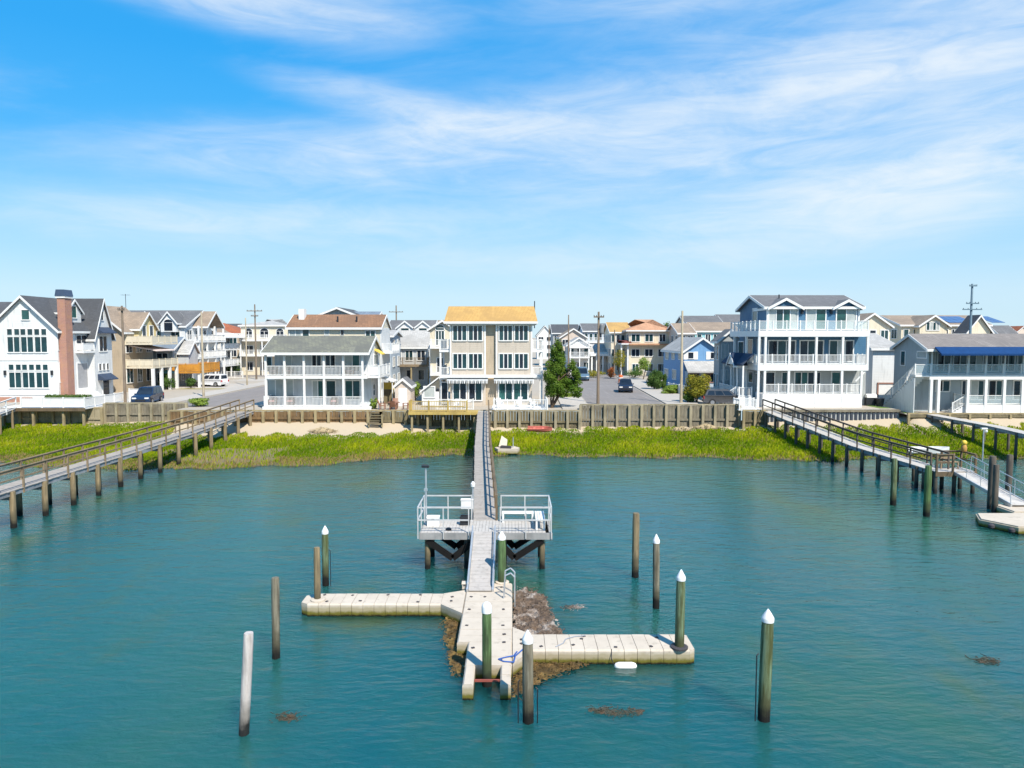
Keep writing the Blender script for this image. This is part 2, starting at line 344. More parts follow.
def railing(h, pts, z, ht=1.0, m=None, style='bal', gap=1.8, post=.11, z1=None, name='railing', pitch=.13, pmat=None):
    """pts: XY corners; z floor height (z1: floor height at the far end); posts and panels are sub-parts"""
    m = m or white; b = MB(); segs = list(zip(pts, pts[1:])); tot = sum(math.dist(p, q) for p, q in segs); run = 0; posts = []; panels = []
    for k, (p, q) in enumerate(segs):
        Ls = math.dist(p, q); n = max(1, round(Ls / gap)); za = z if z1 is None else z + (z1 - z) * run / tot; zb = z if z1 is None else z + (z1 - z) * (run + Ls) / tot
        at = lambda t, dz: (p[0] + (q[0] - p[0]) * t, p[1] + (q[1] - p[1]) * t, za + (zb - za) * t + dz)
        if style == 'rails':
            for f in (1.0, .55): b.bar(at(0, ht * f), at(1, ht * f), .045, .09)
            b.bar(at(0, ht + .05), at(1, ht + .05), .14, .04)
        else:
            b.bar(at(0, ht - .03), at(1, ht - .03), .08, .06); b.bar(at(0, .1), at(1, .1), .05, .06)
            if style == 'bal':
                nb = max(2, int(Ls / pitch))
                for i in range(nb): t = (i + .5) / nb; b.bar(at(t, .12), at(t, ht - .05), .035, .035)
            elif style in ('glass', 'solid'):
                for i in range(n): panels.append((at((i + .04) / n, .14), at((i + .96) / n, .14)))
        for i in range(n + 1):
            if i == n and k < len(segs) - 1: continue
            posts.append(at(i / n, 0))
        run += Ls
    r = b.build(name, m, h)
    key = ('post', round(ht, 2), post, (pmat or m).name)
    if key not in CACHE: CACHE[key] = MB().box(-post / 2, post / 2, -post / 2, post / 2, -.02, ht + (.06 if style != 'rails' else .02)).mesh('post', pmat or m)
    for p in posts: inst('post', CACHE[key], r, p)
    for p, q in panels:
        MB().bar((p[0], p[1], p[2] + (ht - .22) / 2), (q[0], q[1], q[2] + (ht - .22) / 2), .02, ht - .24).build('panel', railglass if style == 'glass' else m, r)
    return r
def posts(h, xy, z0, z1, m=None, w=.2, name='post'):
    m = m or white; key = ('pp', round(z1 - z0, 2), w, m.name)
    if key not in CACHE: CACHE[key] = MB().box(-w / 2, w / 2, -w / 2, w / 2, 0, round(z1 - z0, 2)).mesh(name, m)
    for x, y in xy: inst(name, CACHE[key], h, (x, y, z0))
def slab(h, x0, x1, y0, y1, z0, z1, m=None, name='floor_slab'): return MB().box(x0, x1, y0, y1, z0, z1).build(name, m or white, h)
def balcony(h, x0, x1, y0, y1, z, sides, m=None, style='bal', ht=1.0, t=.22, gap=1.8):
    """slab with railings on the given open sides; house side keeps none"""
    s_ = slab(h, x0, x1, y0, y1, z - t, z, m, 'balcony'); i = .07
    c = {'F': [(x0 + i, y0 + i), (x1 - i, y0 + i)], 'R': [(x1 - i, y0 + i), (x1 - i, y1 - i)], 'L': [(x0 + i, y1 - i), (x0 + i, y0 + i)], 'B': [(x1 - i, y1 - i), (x0 + i, y1 - i)]}
    pts = []
    for sd_ in sides:
        for p in c[sd_]:
            if not pts or pts[-1] != p: pts.append(p)
    railing(h, pts, z, ht, m, style, gap); return s_
GZ = 2.85
# ================================================================== THE SETTING
def interp(t, x):
    if x <= t[0][0]: return t[0][1]
    for (a, va), (b, vb) in zip(t, t[1:]):
        if x <= b: return va + (vb - va) * (x - a) / (b - a)
    return t[-1][1]
SHORE = [(-90, 52), (-60, 54), (-40, 56), (-28, 53.5), (-22, 54), (-14.4, 55.6), (-9.3, 58.6), (-4, 59.9), (.7, 60), (7.3, 58.9), (15.7, 58.7), (24, 57), (30, 58.2), (40, 58.4), (48, 57), (90, 57)]
FRONT = [(-1500, 71.6), (-42, 71.6), (-41.9, 72.3), (-33.2, 72.3), (-33, 68.4), (-3, 68.4), (6.4, 68.4), (6.5, 69.7), (22.4, 69.7), (22.5, 68.8), (24.4, 68.8), (24.5, 70.2), (38.2, 70.2), (38.3, 68.7), (1500, 68.7)]
BACKZ = [(-60, 1.25), (-42, 1.3), (-33, 1.6), (-25, 1.8), (-12, 1.8), (-8, 1.45), (0, 1.3), (7, 1.2), (22, 1.2), (26, 1.7), (34, 1.85), (40, 2.2), (60, 2.25)]
def wob(x): return .8 * math.sin(x * .9) + .5 * math.sin(x * 2.3 + 1) + .3 * math.sin(x * 5.1 + 2)
def marsh_z(x, y):
    s_ = interp(SHORE, x) + wob(x) * .5; f_ = interp(FRONT, x)
    if y < s_: return max(-2.0, (y - s_) * .12)
    t = min(1, (y - s_) / (f_ - s_)); return interp(BACKZ, x) * (.6 * t + .4 * t ** 4) + .05
xs = np.arange(-95, 95.01, .6); ys = np.concatenate([np.arange(47, 72.5, .45), [72.6]])
vv = [(float(x), float(y), marsh_z(x, y) + (.04 * math.sin(x * 3.1 + y) * math.sin(y * 2.7 - x) if y > interp(SHORE, x) else 0)) for y in ys for x in xs]
nx = len(xs); ff = [(j * nx + i, j * nx + i + 1, (j + 1) * nx + i + 1, (j + 1) * nx + i) for j in range(len(ys) - 1) for i in range(nx - 1)]
m_marsh = mat('marsh_soil', (.20, .16, .085), .95, 'ground', (.12, .10, .045))
# sand shows near the sea wall; the mud shows at the water's edge
def tune_marsh(m):
    nt = m.node_tree; n = nt.nodes; L = nt.links.new; b = n['Principled BSDF']; src = b.inputs['Base Color'].links[0].from_socket
    geo = n.new('ShaderNodeNewGeometry'); s = n.new('ShaderNodeSeparateXYZ'); L(geo.outputs['Position'], s.inputs[0])
    nz = n.new('ShaderNodeTexNoise'); nz.inputs['Scale'].default_value = .6; nz.inputs['Detail'].default_value = 6; L(geo.outputs['Position'], nz.inputs['Vector'])
    a = n.new('ShaderNodeMath'); a.operation = 'MULTIPLY_ADD'; L(nz.outputs['Fac'], a.inputs[0]); a.inputs[1].default_value = .7; L(s.outputs[2], a.inputs[2])
    for lo, hi, c in ((1.05, 1.35, (.42, .345, .245)), (.5, .25, (.05, .045, .025))):
        r = n.new('ShaderNodeMapRange'); r.inputs['From Min'].default_value = lo; r.inputs['From Max'].default_value = hi; L(a.outputs[0], r.inputs[0])
        x = n.new('ShaderNodeMix'); x.data_type = 'RGBA'; L(r.outputs[0], x.inputs['Factor']); L(src, x.inputs['A']); x.inputs['B'].default_value = (*c, 1); src = x.outputs['Result']
    L(src, b.inputs['Base Color'])
tune_marsh(m_marsh)
o = MB(); o.v = vv; o.f = ff; struct(o.build('marsh_bank', m_marsh, smooth=True))

# upland: one sheet to the horizon
m_ground = mat('sandy_ground', (.39, .34, .275), .9, 'ground', (.33, .295, .245))
cx = [p[0] for p in FRONT]; g = MB()
rows = [[(x, y, 2.48 if x > 38.25 else GZ) for x, y in FRONT], [(x, 79.0, 2.48 if x > 38.25 else GZ) for x in cx], [(x, 80.0, GZ) for x in cx], [(x * (1 if abs(x) < 1000 else 3), 6000.0, GZ) for x in cx]]
for r in rows: g.v += r
k = len(cx)
for j in range(3): g.f += [(j * k + i, j * k + i + 1, (j + 1) * k + i + 1, (j + 1) * k + i) for i in range(k - 1)]
struct(g.build('ground', m_ground))
# roads, kerbs, pavements, drives
m_asph = mat('asphalt', (.22, .20, .19), .9, 'asphalt', (.175, .16, .152))
m_conc = mat('concrete', (.43, .395, .35), .85, 'ground', (.36, .335, .30))
m_white_paint = mat('road_paint', (.7, .7, .66), .7)
def sheet(name, pts, z, m): o = MB().poly([(x, y, z) for x, y in pts], [tuple(range(len(pts)))]).build(name, m); return struct(o)
sheet('road', [(-36.2, 72.6), (-27.6, 72.6), (-27.6, 128), (-60, 128), (-60, 134), (70, 134), (70, 128), (24, 128), (20.6, 69.95), (9.0, 69.95), (12.8, 128), (-27, 128), (-27, 129), (-36.2, 129)][:3] + [(-36.2, 128)], GZ + .004, m_asph)
sheet('road', [(8.0, 69.95), (15.9, 69.95), (18.6, 128), (9.4, 128)], GZ + .004, m_asph)
sheet('road', [(-130, 128), (150, 128), (150, 136), (-130, 136)], GZ + .004, m_asph)
def pave(pts): o = MB().prism(pts, GZ - .1, GZ + .12, 'z').build('pavement', m_conc); return struct(o)
pave([(-36.4, 72.8), (-36.4, 127.5), (-39.2, 127.5), (-39.2, 72.8)]); pave([(-27.4, 72.8), (-25.6, 72.8), (-25.6, 127.5), (-27.4, 127.5)])
pave([(16.1, 70.0), (20.8, 70.0), (22.2, 127.5), (18.75, 127.5)]); pave([(7.8, 70.0), (9.2, 127.5), (6.4, 127.5), (5.0, 70.0)])
for x0, x1, y0, y1 in ((-48, -39.4, 99, 109), (-45, -39.4, 74, 82), (-46, -39.4, 115, 122)):
    sheet('driveway', [(x0, y0), (x1, y0), (x1, y1), (x0, y1)], GZ + .006, m_conc)

# water
mw = bpy.data.materials.new('bay_water'); mw.use_nodes = True; MATS['bay_water'] = mw
n = mw.node_tree.nodes; L = mw.node_tree.links.new; b = n['Principled BSDF']
b.inputs['Roughness'].default_value = .15; b.inputs['IOR'].default_value = 1.42
b.inputs['Subsurface Weight'].default_value = 1.0; b.inputs['Subsurface Radius'].default_value = (1.0, 1.0, 1.0); b.inputs['Subsurface Scale'].default_value = 16.0; b.subsurface_method = 'RANDOM_WALK'
geo = n.new('ShaderNodeNewGeometry')
def wnoise(scale, sxyz, det=4, rot=0, dist=0.0, ro=.55):
    mp = n.new('ShaderNodeMapping'); mp.inputs['Scale'].default_value = sxyz; mp.inputs['Rotation'].default_value = (0, 0, R(rot)); L(geo.outputs['Position'], mp.inputs[0])
    t = n.new('ShaderNodeTexNoise'); t.inputs['Scale'].default_value = scale; t.inputs['Detail'].default_value = det; t.inputs['Distortion'].default_value = dist; t.inputs['Roughness'].default_value = ro
    L(mp.outputs[0], t.inputs['Vector']); return t.outputs['Fac']
def mrange(f, a, c, to=1.0):
    r = n.new('ShaderNodeMapRange'); r.interpolation_type = 'SMOOTHSTEP'; r.inputs['From Min'].default_value = a; r.inputs['From Max'].default_value = c; r.inputs['To Max'].default_value = to; L(f, r.inputs[0]); return r.outputs[0]
def cmix(f, A, B):
    x = n.new('ShaderNodeMix'); x.data_type = 'RGBA'; L(f, x.inputs['Factor'])
    for nm, v in (('A', A), ('B', B)):
        if isinstance(v, tuple): x.inputs[nm].default_value = (*v, 1)
        else: L(v, x.inputs[nm])
    return x.outputs['Result']
col = cmix(mrange(wnoise(.045, (1, .6, 1), 5, 20), .38, .66), (.005, .083, .099), (.014, .095, .086))
col = cmix(mrange(wnoise(.09, (1, .55, 1), 5, -10), .42, .68), col, (.022, .096, .066))
col = cmix(mrange(wnoise(.21, (1, .5, 1), 5, 30), .52, .78), col, (.040, .090, .036))
L(col, b.inputs['Base Color'])
rr = n.new('ShaderNodeMapRange'); L(wnoise(.06, (1, .35, 1), 4, 12), rr.inputs[0]); rr.inputs['From Min'].default_value = .35; rr.inputs['From Max'].default_value = .65; rr.inputs['To Min'].default_value = .09; rr.inputs['To Max'].default_value = .21; L(rr.outputs[0], b.inputs['Roughness'])
bp = None
for f, st, di in ((wnoise(.55, (.6, 1.5, 1), 3, 24), .6, .15), (wnoise(2.0, (.7, 1.6, 1), 4, -14, .3), .55, .075), (wnoise(7.0, (.8, 1.5, 1), 3, 10), .4, .014)):
    q = n.new('ShaderNodeBump'); q.inputs['Strength'].default_value = st; q.inputs['Distance'].default_value = di; L(f, q.inputs['Height'])
    if bp: L(bp, q.inputs['Normal'])
    bp = q.outputs[0]
L(bp, b.inputs['Normal'])
struct(MB().poly([(-3000, -3000, 0), (3000, -3000, 0), (3000, 72, 0), (-3000, 72, 0)], [(0, 1, 2, 3)]).build('water', mw))

# salt-marsh grass: far too many blades to count
def grass():
    n_ = 420000
    X = rng.uniform(-62, 62, n_); Y = rng.uniform(52, 71.5, n_)
    sh = np.interp(X, [p[0] for p in SHORE], [p[1] for p in SHORE]) + .5 * (.8 * np.sin(X * .9) + .5 * np.sin(X * 2.3 + 1) + .3 * np.sin(X * 5.1 + 2))
    fr = np.interp(X, [p[0] for p in FRONT], [p[1] for p in FRONT]); bz = np.interp(X, [p[0] for p in BACKZ], [p[1] for p in BACKZ])
    t = (Y - sh) / (fr - sh)
    back = np.interp(X, [-62, -33, -31, -11, -7, 4, 6, 24, 27, 60], [.97, .97, .72, .74, .88, .92, .955, .95, .84, .84]) + .035 * np.sin(X * 1.7) + .025 * np.sin(X * 4.3 + .5)
    pat = np.sin(X * .55 + 1.3) + np.sin(Y * .9 + X * .23) + .7 * np.sin(X * 1.4 - Y * 1.1)
    bare = (X > -29) & (X < -19) & (t < .42) & (t > .06) & (pat > -.6)                     # trampled dead patch
    keep = (t > -.035) & (t < back) & (np.abs(X) < .76 * Y + 3) & (~bare | (rng.random(n_) < .13))
    keep &= rng.random(n_) < np.clip((t + .05) * 9, .12, 1)
    X, Y, t, bz, pat = X[keep], Y[keep], t[keep], bz[keep], pat[keep]; n_ = len(X)
    tt = np.clip(t, 0, 1); Z = np.where(t > 0, bz * (.6 * tt + .4 * tt ** 4) + .03, 0)
    h = rng.uniform(.16, .35, n_) * (1 + .3 * pat * .4) * np.interp(t, [-.04, .02, .1, .2], [.5, .7, .95, 1.0]) * np.where(t > back[keep] - .12, .6, 1)
    w = rng.uniform(.022, .045, n_); a = rng.uniform(0, 2 * math.pi, n_); ln = rng.uniform(.05, .28, n_) * h / .4; la = rng.uniform(0, 2 * math.pi, n_)
    la = np.where(rng.random(n_) < .5, .6, la)
    dx, dy = np.cos(a) * w, np.sin(a) * w; lx, ly = np.cos(la) * ln, np.sin(la) * ln
    V = np.empty((n_, 5, 3), np.float32)
    V[:, 0] = np.stack([X - dx, Y - dy, Z - .05], 1); V[:, 1] = np.stack([X + dx, Y + dy, Z - .05], 1)
    V[:, 2] = np.stack([X + dx * .8 + lx * .35, Y + dy * .8 + ly * .35, Z + h * .6], 1); V[:, 3] = np.stack([X - dx * .8 + lx * .35, Y - dy * .8 + ly * .35, Z + h * .6], 1)
    V[:, 4] = np.stack([X + lx, Y + ly, Z + h], 1)
    me = bpy.data.meshes.new('marsh_grass'); me.vertices.add(n_ * 5); me.vertices.foreach_set('co', V.ravel())
    base = (np.arange(n_) * 5)[:, None]; idx = np.concatenate([base + [0, 1, 2, 3], base + [3, 2, 4]], 1).astype(np.int32).ravel()
    me.loops.add(n_ * 7); me.loops.foreach_set('vertex_index', idx)
    st = np.stack([np.arange(n_) * 7, np.arange(n_) * 7 + 4], 1).astype(np.int32).ravel()
    me.polygons.add(n_ * 2); me.polygons.foreach_set('loop_start', st); me.update(calc_edges=True)
    # each blade keeps its own tint (species and age)
    tint = np.clip(.5 + .16 * pat + rng.normal(0, .2, n_), 0, 1); dead = rng.random(n_) < np.where((t < .15) & (X < -2), .6, np.where(t < .06, .35, .07))
    at = me.attributes.new('tint', 'FLOAT', 'POINT'); at.data.foreach_set('value', np.repeat(np.where(dead, -1.0, tint), 5).astype(np.float32))
    m = mat('marsh_grass_blades', (.1, .2, .02), .95, 'leaf', spec=.1); nt = m.node_tree; nn = nt.nodes; Lk = nt.links.new
    aa = nn.new('ShaderNodeAttribute'); aa.attribute_name = 'tint'; cr = nn.new('ShaderNodeValToRGB'); cr.color_ramp.elements[0].position = 0; cr.color_ramp.elements[0].color = (.30, .22, .09, 1)
    for p, c in ((.45, (.34, .25, .10)), (.5, (.09, .175, .003)), (.75, (.175, .265, .004)), (1.0, (.38, .40, .012))):
        e = cr.color_ramp.elements.new(p) if p < 1 else cr.color_ramp.elements[-1]; e.position = p; e.color = (*c, 1)
    mr = nn.new('ShaderNodeMapRange'); mr.inputs['From Min'].default_value = -1; mr.inputs['From Max'].default_value = 1; Lk(aa.outputs['Fac'], mr.inputs[0]); Lk(mr.outputs[0], cr.inputs[0])
    Lk(cr.outputs[0], nn['Principled BSDF'].inputs['Base Color'])
    for x in nn:
        if x.type == 'BSDF_TRANSLUCENT': Lk(cr.outputs[0], x.inputs['Color'])
    me.materials.append(m); o = bpy.data.objects.new('marsh_grass', me); COL.objects.link(o)
    tag(o, 'bright green salt marsh grass along the shore below the bulkheads', 'grass', kind='stuff')
grass()
m_wrack = mat('dry_wrack', (.42, .33, .2), .95, 'ground', (.3, .23, .13))
for x, y, rx, ry, lb in ((sx(322, 66), 65.6, 1.1, .5, 'low heap of dry straw on the grass below the porch house'), (sx(681, 68.5), 68.2, .9, .45, 'small mound of dead reeds in the grass below the street end'), (sx(707, 69), 68.9, 1.2, .4, 'heap of tan dead reeds against the tall grey bulkhead')):
    b_ = MB(); zz = marsh_z(x, y)
    prof = [(1, -.05), (.85, .16), (.5, .32), (.12, .4)]; nn_ = 14; o0 = 0
    for r, z in prof: b_.v += [(x + rx * r * math.cos(i * 6.283 / nn_) * random.uniform(.85, 1.12), y + ry * r * math.sin(i * 6.283 / nn_) * random.uniform(.85, 1.12), zz + z * random.uniform(.8, 1.25)) for i in range(nn_)]
    for kk in range(3): b_.f += [(kk * nn_ + i, kk * nn_ + (i + 1) % nn_, (kk + 1) * nn_ + (i + 1) % nn_, (kk + 1) * nn_ + i) for i in range(nn_)]
    b_.f.append(tuple(3 * nn_ + i for i in range(nn_)))
    for _ in range(160):
        a = random.uniform(0, 6.28); rr = random.random() ** .5 * 1.15; px_, py_ = x + rx * rr * math.cos(a), y + ry * rr * math.sin(a); z = zz + .36 * max(0, 1 - rr) + .06
        d = random.uniform(0, 6.28); b_.bar((px_, py_, z), (px_ + .4 * math.cos(d), py_ + .4 * math.sin(d), z + random.uniform(-.04, .12)), .03, .02)
    tag(b_.build('straw_heap', m_wrack), lb, 'straw')

# ================================================================== SEA WALLS
def bulkhead(label, x0, x1, y, zt, zb, pitch, mw_, mp_, cap=.14, boards=4, post=.24, group=None, up=.0):
    h = thing('bulkhead', label, 'bulkhead', ((x0 + x1) / 2, y, zb)); n_ = max(1, round((x1 - x0) / pitch)); p = (x1 - x0) / n_
    for i in range(n_):
        for j in range(boards):
            bw = p / boards; d = random.uniform(-.02, .02)
            MB().box(x0 + i * p + j * bw + .012, x0 + i * p + (j + 1) * bw - .012, y + d, y + .09 + d, zb - .5, zt - .03 - random.uniform(0, .03)).build('board', mw_, h)
    for i in range(n_ + 1):
        MB().box(x0 + i * p - post / 2, x0 + i * p + post / 2, y - .03 - post, y - .03, zb - .5, zt + up + random.uniform(-.04, .06)).build('post', mp_, h)
    MB().box(x0, x1, y - .028, y + .2, zt - .025, zt + cap - .025).build('cap_rail', mp_, h)
    MB().box(x0, x1, y - .11, y - .023, zb + (zt - zb) * .3, zb + (zt - zb) * .3 + .2).build('waler', mw_, h)
    return h
w_brown = mat('bulkhead_brown', (.23, .14, .06), .85, 'wood', (.14, .09, .045)); w_olive = mat('bulkhead_olive', (.20, .165, .09), .9, 'wood', (.12, .1, .06))
w_grey = mat('bulkhead_grey', (.26, .23, .17), .9, 'wood', (.16, .14, .105), spec=.2); w_pale = mat('bulkhead_posts', (.37, .32, .22), .85, 'wood', (.26, .225, .15), spec=.2)
w_tan = mat('posts_tan', (.36, .29, .16), .85, 'wood', (.25, .2, .11))
bulkhead('brown timber bulkhead below the two-storey white porch house', -25.2, -12.6, 68.2, 2.87, 1.75, 1.32, w_brown, w_tan)
bulkhead('brown timber bulkhead behind the landing of the left pier', -33.0, -25.25, 68.15, 2.87, 1.5, 1.3, w_brown, w_tan)
bulkhead('short dark bulkhead directly behind the head of the central pier', -3.05, -1.65, 68.22, 2.87, 1.2, .7, w_olive, w_olive)
bulkhead('olive timber bulkhead beside the wooden steps and patio', -12.6, -3.1, 68.2, 2.87, 1.35, 1.15, w_olive, w_tan)
bulkhead('low olive timber bulkhead right of the central pier', -1.6, 6.5, 68.2, 2.87, 1.25, 1.2, w_olive, w_pale)
bulkhead('tall grey board bulkhead with pale posts across the street end', 6.7, 22.3, 69.5, 3.32, 1.15, 1.18, w_grey, w_pale, boards=4)
bulkhead('grey board bulkhead with pale posts below the dark blue suv', -41.3, -33.0, 71.9, 3.25, 1.6, 1.25, w_grey, w_pale)
bulkhead('low timber bulkhead in front of the awning house', 38.3, 56, 68.45, 2.55, 2.1, 1.9, w_olive, w_tan, boards=5, post=.2)
bulkhead('short dark bulkhead beside the foot of the right pier', 22.4, 24.6, 68.55, 2.85, 1.3, .9, w_olive, w_tan)
bulkhead('pale timber bulkhead below the white deck at far left', -66, -41.3, 71.4, 2.8, 1.2, 1.7, w_pale, w_tan, boards=2)
h = thing('sheet_pile_wall', 'dark vinyl sheet pile wall below the large blue and white house', 'bulkhead', (31.2, 69.9, 1.5))
m_vin = mat('vinyl_sheet_dark', (.035, .045, .065), .6); m_vin2 = mat('vinyl_sheet_light', (.42, .43, .42), .7)
for i in range(31):
    x = 24.7 + i * .435
    MB().box(x + .03, x + .25, 69.8, 70.05, 1.3, 2.62).build('sheet_pile', m_vin, h); MB().box(x + .25, x + .465, 69.9, 70.1, 1.3, 2.6).build('sheet_pile', m_vin2, h)
MB().box(24.6, 38.3, 69.72, 70.18, 2.62, 2.84).build('cap_rail', w_grey, h)
# wooden steps at the porch house and a few beach things
h = thing('wooden_steps', 'dark wooden steps down the bulkhead beside the patio', 'steps', (-12.9, 67.4, 1.7))
for i in range(5): MB().box(-13.5, -12.3, 66.75 + i * .3, 67.08 + i * .3, 1.78 + i * .22, 1.86 + i * .22).build('tread', w_olive, h)
for x in (-13.56, -12.3): MB().bar((x + .03, 66.7, 1.75), (x + .03, 68.15, 2.85), .06, .28).build('stringer', w_olive, h)
for x in (-13.53, -12.27): MB().box(x - .06, x + .06, 66.72, 66.84, 1.5, 2.75).build('post', w_tan, h)

# ================================================================== PIERS
deck_grey = mat('deck_boards_grey', (.37, .34, .31), .9, 'planks', (.285, .26, .235), spec=.2); deck_pale = mat('deck_boards_pale', (.50, .475, .445), .85, 'planks', (.42, .4, .37), spec=.2)
rail_brown = mat('rail_brown', (.17, .115, .06), .8, 'wood', (.10, .075, .045)); rail_dark = mat('rail_dark', (.13, .105, .085), .85, 'wood', (.08, .068, .058), spec=.2)
deck_yel = mat('deck_yellow', (.52, .38, .11), .75, 'wood', (.40, .28, .08)); beam_grey = mat('beam_grey', (.30, .32, .34), .8, 'wood', (.2, .21, .23))
pile_tan = mat('pile_tan', (.28, .215, .125), .9, 'pile', (.16, .125, .075), spec=.2); pile_dark = mat('pile_dark', (.12, .10, .075), .85, 'pile', (.07, .06, .05))
def lerp3(pts, t):     # point at arclength fraction on polyline
    Ls = [math.dist(a, b) for a, b in zip(pts, pts[1:])]; d = t * sum(Ls)
    for (a, b), l in zip(zip(pts, pts[1:]), Ls):
        if d <= l or b is pts[-1]: f = d / l; return tuple(x + (y - x) * f for x, y in zip(a, b)), ((b[0] - a[0]) / l, (b[1] - a[1]) / l)
        d -= l
def pier(label, pts, width, mdeck, mrail, mpile, npiles, rails='LR', pw=.28, plank=.145, post_gap=1.9, rail_h=1.05, mbeam=None, ptop=0, skip=()):
    """walkway of cross planks on paired piles; L and R are its sides seen walking from first to last point"""
    h = thing('pier', label, 'pier', (pts[0][0], pts[0][1], 0)); tot = sum(math.dist(a, b) for a, b in zip(pts, pts[1:]))
    d = MB(); n_ = int(tot / plank); hw = width / 2
    for i in range(n_):
        (x, y, z), (ux, uy) = lerp3(pts, (i + .5) / n_); z += random.uniform(-.004, .004); e = random.uniform(-.015, .015); q = plank * .465
        c = [(x + ux * a - uy * s_, y + uy * a + ux * s_) for a, s_ in ((-q, -hw + e), (q, -hw + e), (q, hw + e), (-q, hw + e))]
        d.poly([(p[0], p[1], z - .04) for p in c] + [(p[0], p[1], z) for p in c], [(3, 2, 1, 0), (4, 5, 6, 7), (0, 1, 5, 4), (1, 2, 6, 5), (2, 3, 7, 6), (3, 0, 4, 7)])
    stuff(d.build('decking', mdeck, h)); off = lambda p, u, s_: (p[0] - u[1] * s_, p[1] + u[0] * s_, p[2])
    for s_ in (-hw + .09, hw - .09):
        bm = MB(); prev = None
        for i in range(len(pts) * 3):
            p, u = lerp3(pts, i / (len(pts) * 3 - 1)); q = off((p[0], p[1], p[2] - .165), u, s_)
            if prev: bm.bar(prev, q, .08, .24)
            prev = q
        bm.build('stringer', mbeam or mpile, h)
    for i in range(npiles):
        t = (i + .35) / npiles; p, u = lerp3(pts, t)
        if i in skip: continue
        for s_ in (-hw + .02, hw - .02):
            q = off(p, u, s_); g_ = marsh_z(q[0], q[1]); m_ = MB().lathe([(pw / 2 * 1.05, g_ - .8), (pw / 2, p[2] - .1), (pw / 2 * .96, p[2] - .045 + ptop)], (q[0], q[1]), 10)
            m_.build('pile', mpile, h, smooth=True)
        MB().bar(off((p[0], p[1], p[2] - .4), u, -hw - .05), off((p[0], p[1], p[2] - .4), u, hw + .05), .1, .22).build('cross_beam', mbeam or mpile, h)
    for sd in rails:
        s_ = hw - .03 if sd == 'L' else -hw + .03; r_ = MB(); ns = max(2, int(tot / post_gap)); prev = None; P_ = []
        for i in range(ns + 1):
            p, u = lerp3(pts, i / ns); q = off(p, u, s_); P_.append(q)
            if prev:
                for f in (rail_h, rail_h * .55): r_.bar((prev[0], prev[1], prev[2] + f), (q[0], q[1], q[2] + f), .045, .08)
                r_.bar((prev[0], prev[1], prev[2] + rail_h + .065), (q[0], q[1], q[2] + rail_h + .065), .12, .04)
            prev = q
        rr = r_.build('railing', mrail, h)
        for q in P_: MB().box(q[0] - .045, q[0] + .045, q[1] - .045, q[1] + .045, q[2] - .3, q[2] + rail_h + .05).build('post', mrail, rr)
    return h
rail_tan = mat('rail_tan', (.30, .225, .145), .85, 'wood', (.19, .145, .095), spec=.2)
pier('long grey pier with brown rails along the left edge of the bay', [(-25.6, 68.3, 2.88), (-26.3, 58, 2.3), (-26.9, 50, 2.03), (-26.9, 30, 1.95)], 1.5, deck_grey, rail_tan, pile_tan, 15, mbeam=beam_grey, pw=.3)
pier('pale walkway pier with dark rails running out from the blue and white house', [(25.0, 68.9, 2.86), (26.6, 54, 1.7), (27.7, 45.6, 1.42)], 1.3, deck_pale, rail_dark, pile_dark, 12, mbeam=beam_grey, pw=.24)
pier('central narrow grey plank pier from the yellow deck to the railed platform', [(-2.75, 67.6, 2.88), (-2.1, 50, 2.25), (-1.22, 32.0, 1.66)], 1.08, deck_grey, rail_brown, pile_dark, 9, rails='L', pw=.26, mbeam=w_olive)
pier('short pale walkway pier in front of the awning house', [(40.6, 68.6, 2.55), (41.6, 60, 2.35), (41.3, 53, 2.2)], 1.1, deck_pale, rail_dark, pile_dark, 6, rails='', pw=.22, mbeam=beam_grey)
# ================================================================== RAILED PLATFORM IN THE BAY
pd_g = mat('platform_boards', (.47, .44, .41), .85, 'planks', (.39, .37, .34), spec=.2); fas = mat('fascia_grey', (.33, .32, .31), .85, 'wood', (.25, .25, .25), spec=.2); blk = mat('black_brace', (.010, .010, .011), .9, 'wood', (.016, .015, .014), spec=.1)
PX0, PX1, PY0, PY1, PZ = -3.92, 1.58, 30.0, 32.1, 1.64
h = thing('platform', 'square railed platform on piles where the central pier meets the ramp', 'platform', (-1.2, 31, 0))
d = MB(); k = int((PX1 - PX0) / .145)
for i in range(k): d.box(PX0 + i * .145 + .005, PX0 + (i + 1) * .145 - .005, PY0, PY1, PZ - .04 + random.uniform(-.003, .003), PZ + random.uniform(-.003, .003))
stuff(d.build('decking', pd_g, h))
for y in (PY0 - .06, PY1 + .006): MB().box(PX0 - .05, PX0 + 5.65, y, y + .054, PZ - .3, PZ - .015).build('fascia', fas, h)
for x in (PX0 - .055, PX1 + .01): MB().box(x, x + .05, PY0, PY1, PZ - .3, PZ - .015).build('fascia', fas, h)
for y in (30.6, 31.4): MB().box(PX0, PX1, y, y + .08, PZ - .28, PZ - .045).build('joist', blk, h)
for x in (-3.65, -1.95, -.35, 1.3):
    for y in (30.2, 31.9): MB().lathe([(.125, -2), (.12, PZ - .3), (.12, PZ - .05)], (x, y), 10).build('pile', pile_tan if x in (-3.65, 1.3) else pile_dark, h, smooth=True)
for x0, z0, x1, z1 in ((-3.65, 1.28, -2.55, .5), (-2.55, .5, -1.7, 1.2), (-.55, 1.2, .1, .5), (.1, .5, 1.3, 1.28)):
    MB().bar((x0, 30.05, z0), (x1, 30.05, z1), .08, .27).build('brace', blk, h)
    MB().bar((x0, 32.02, z0 - .1), (x1, 32.02, z1 - .1), .08, .27).build('brace', blk, h)
wt = mat('pale_grey_rail', (.50, .50, .50), .5, 'paint')
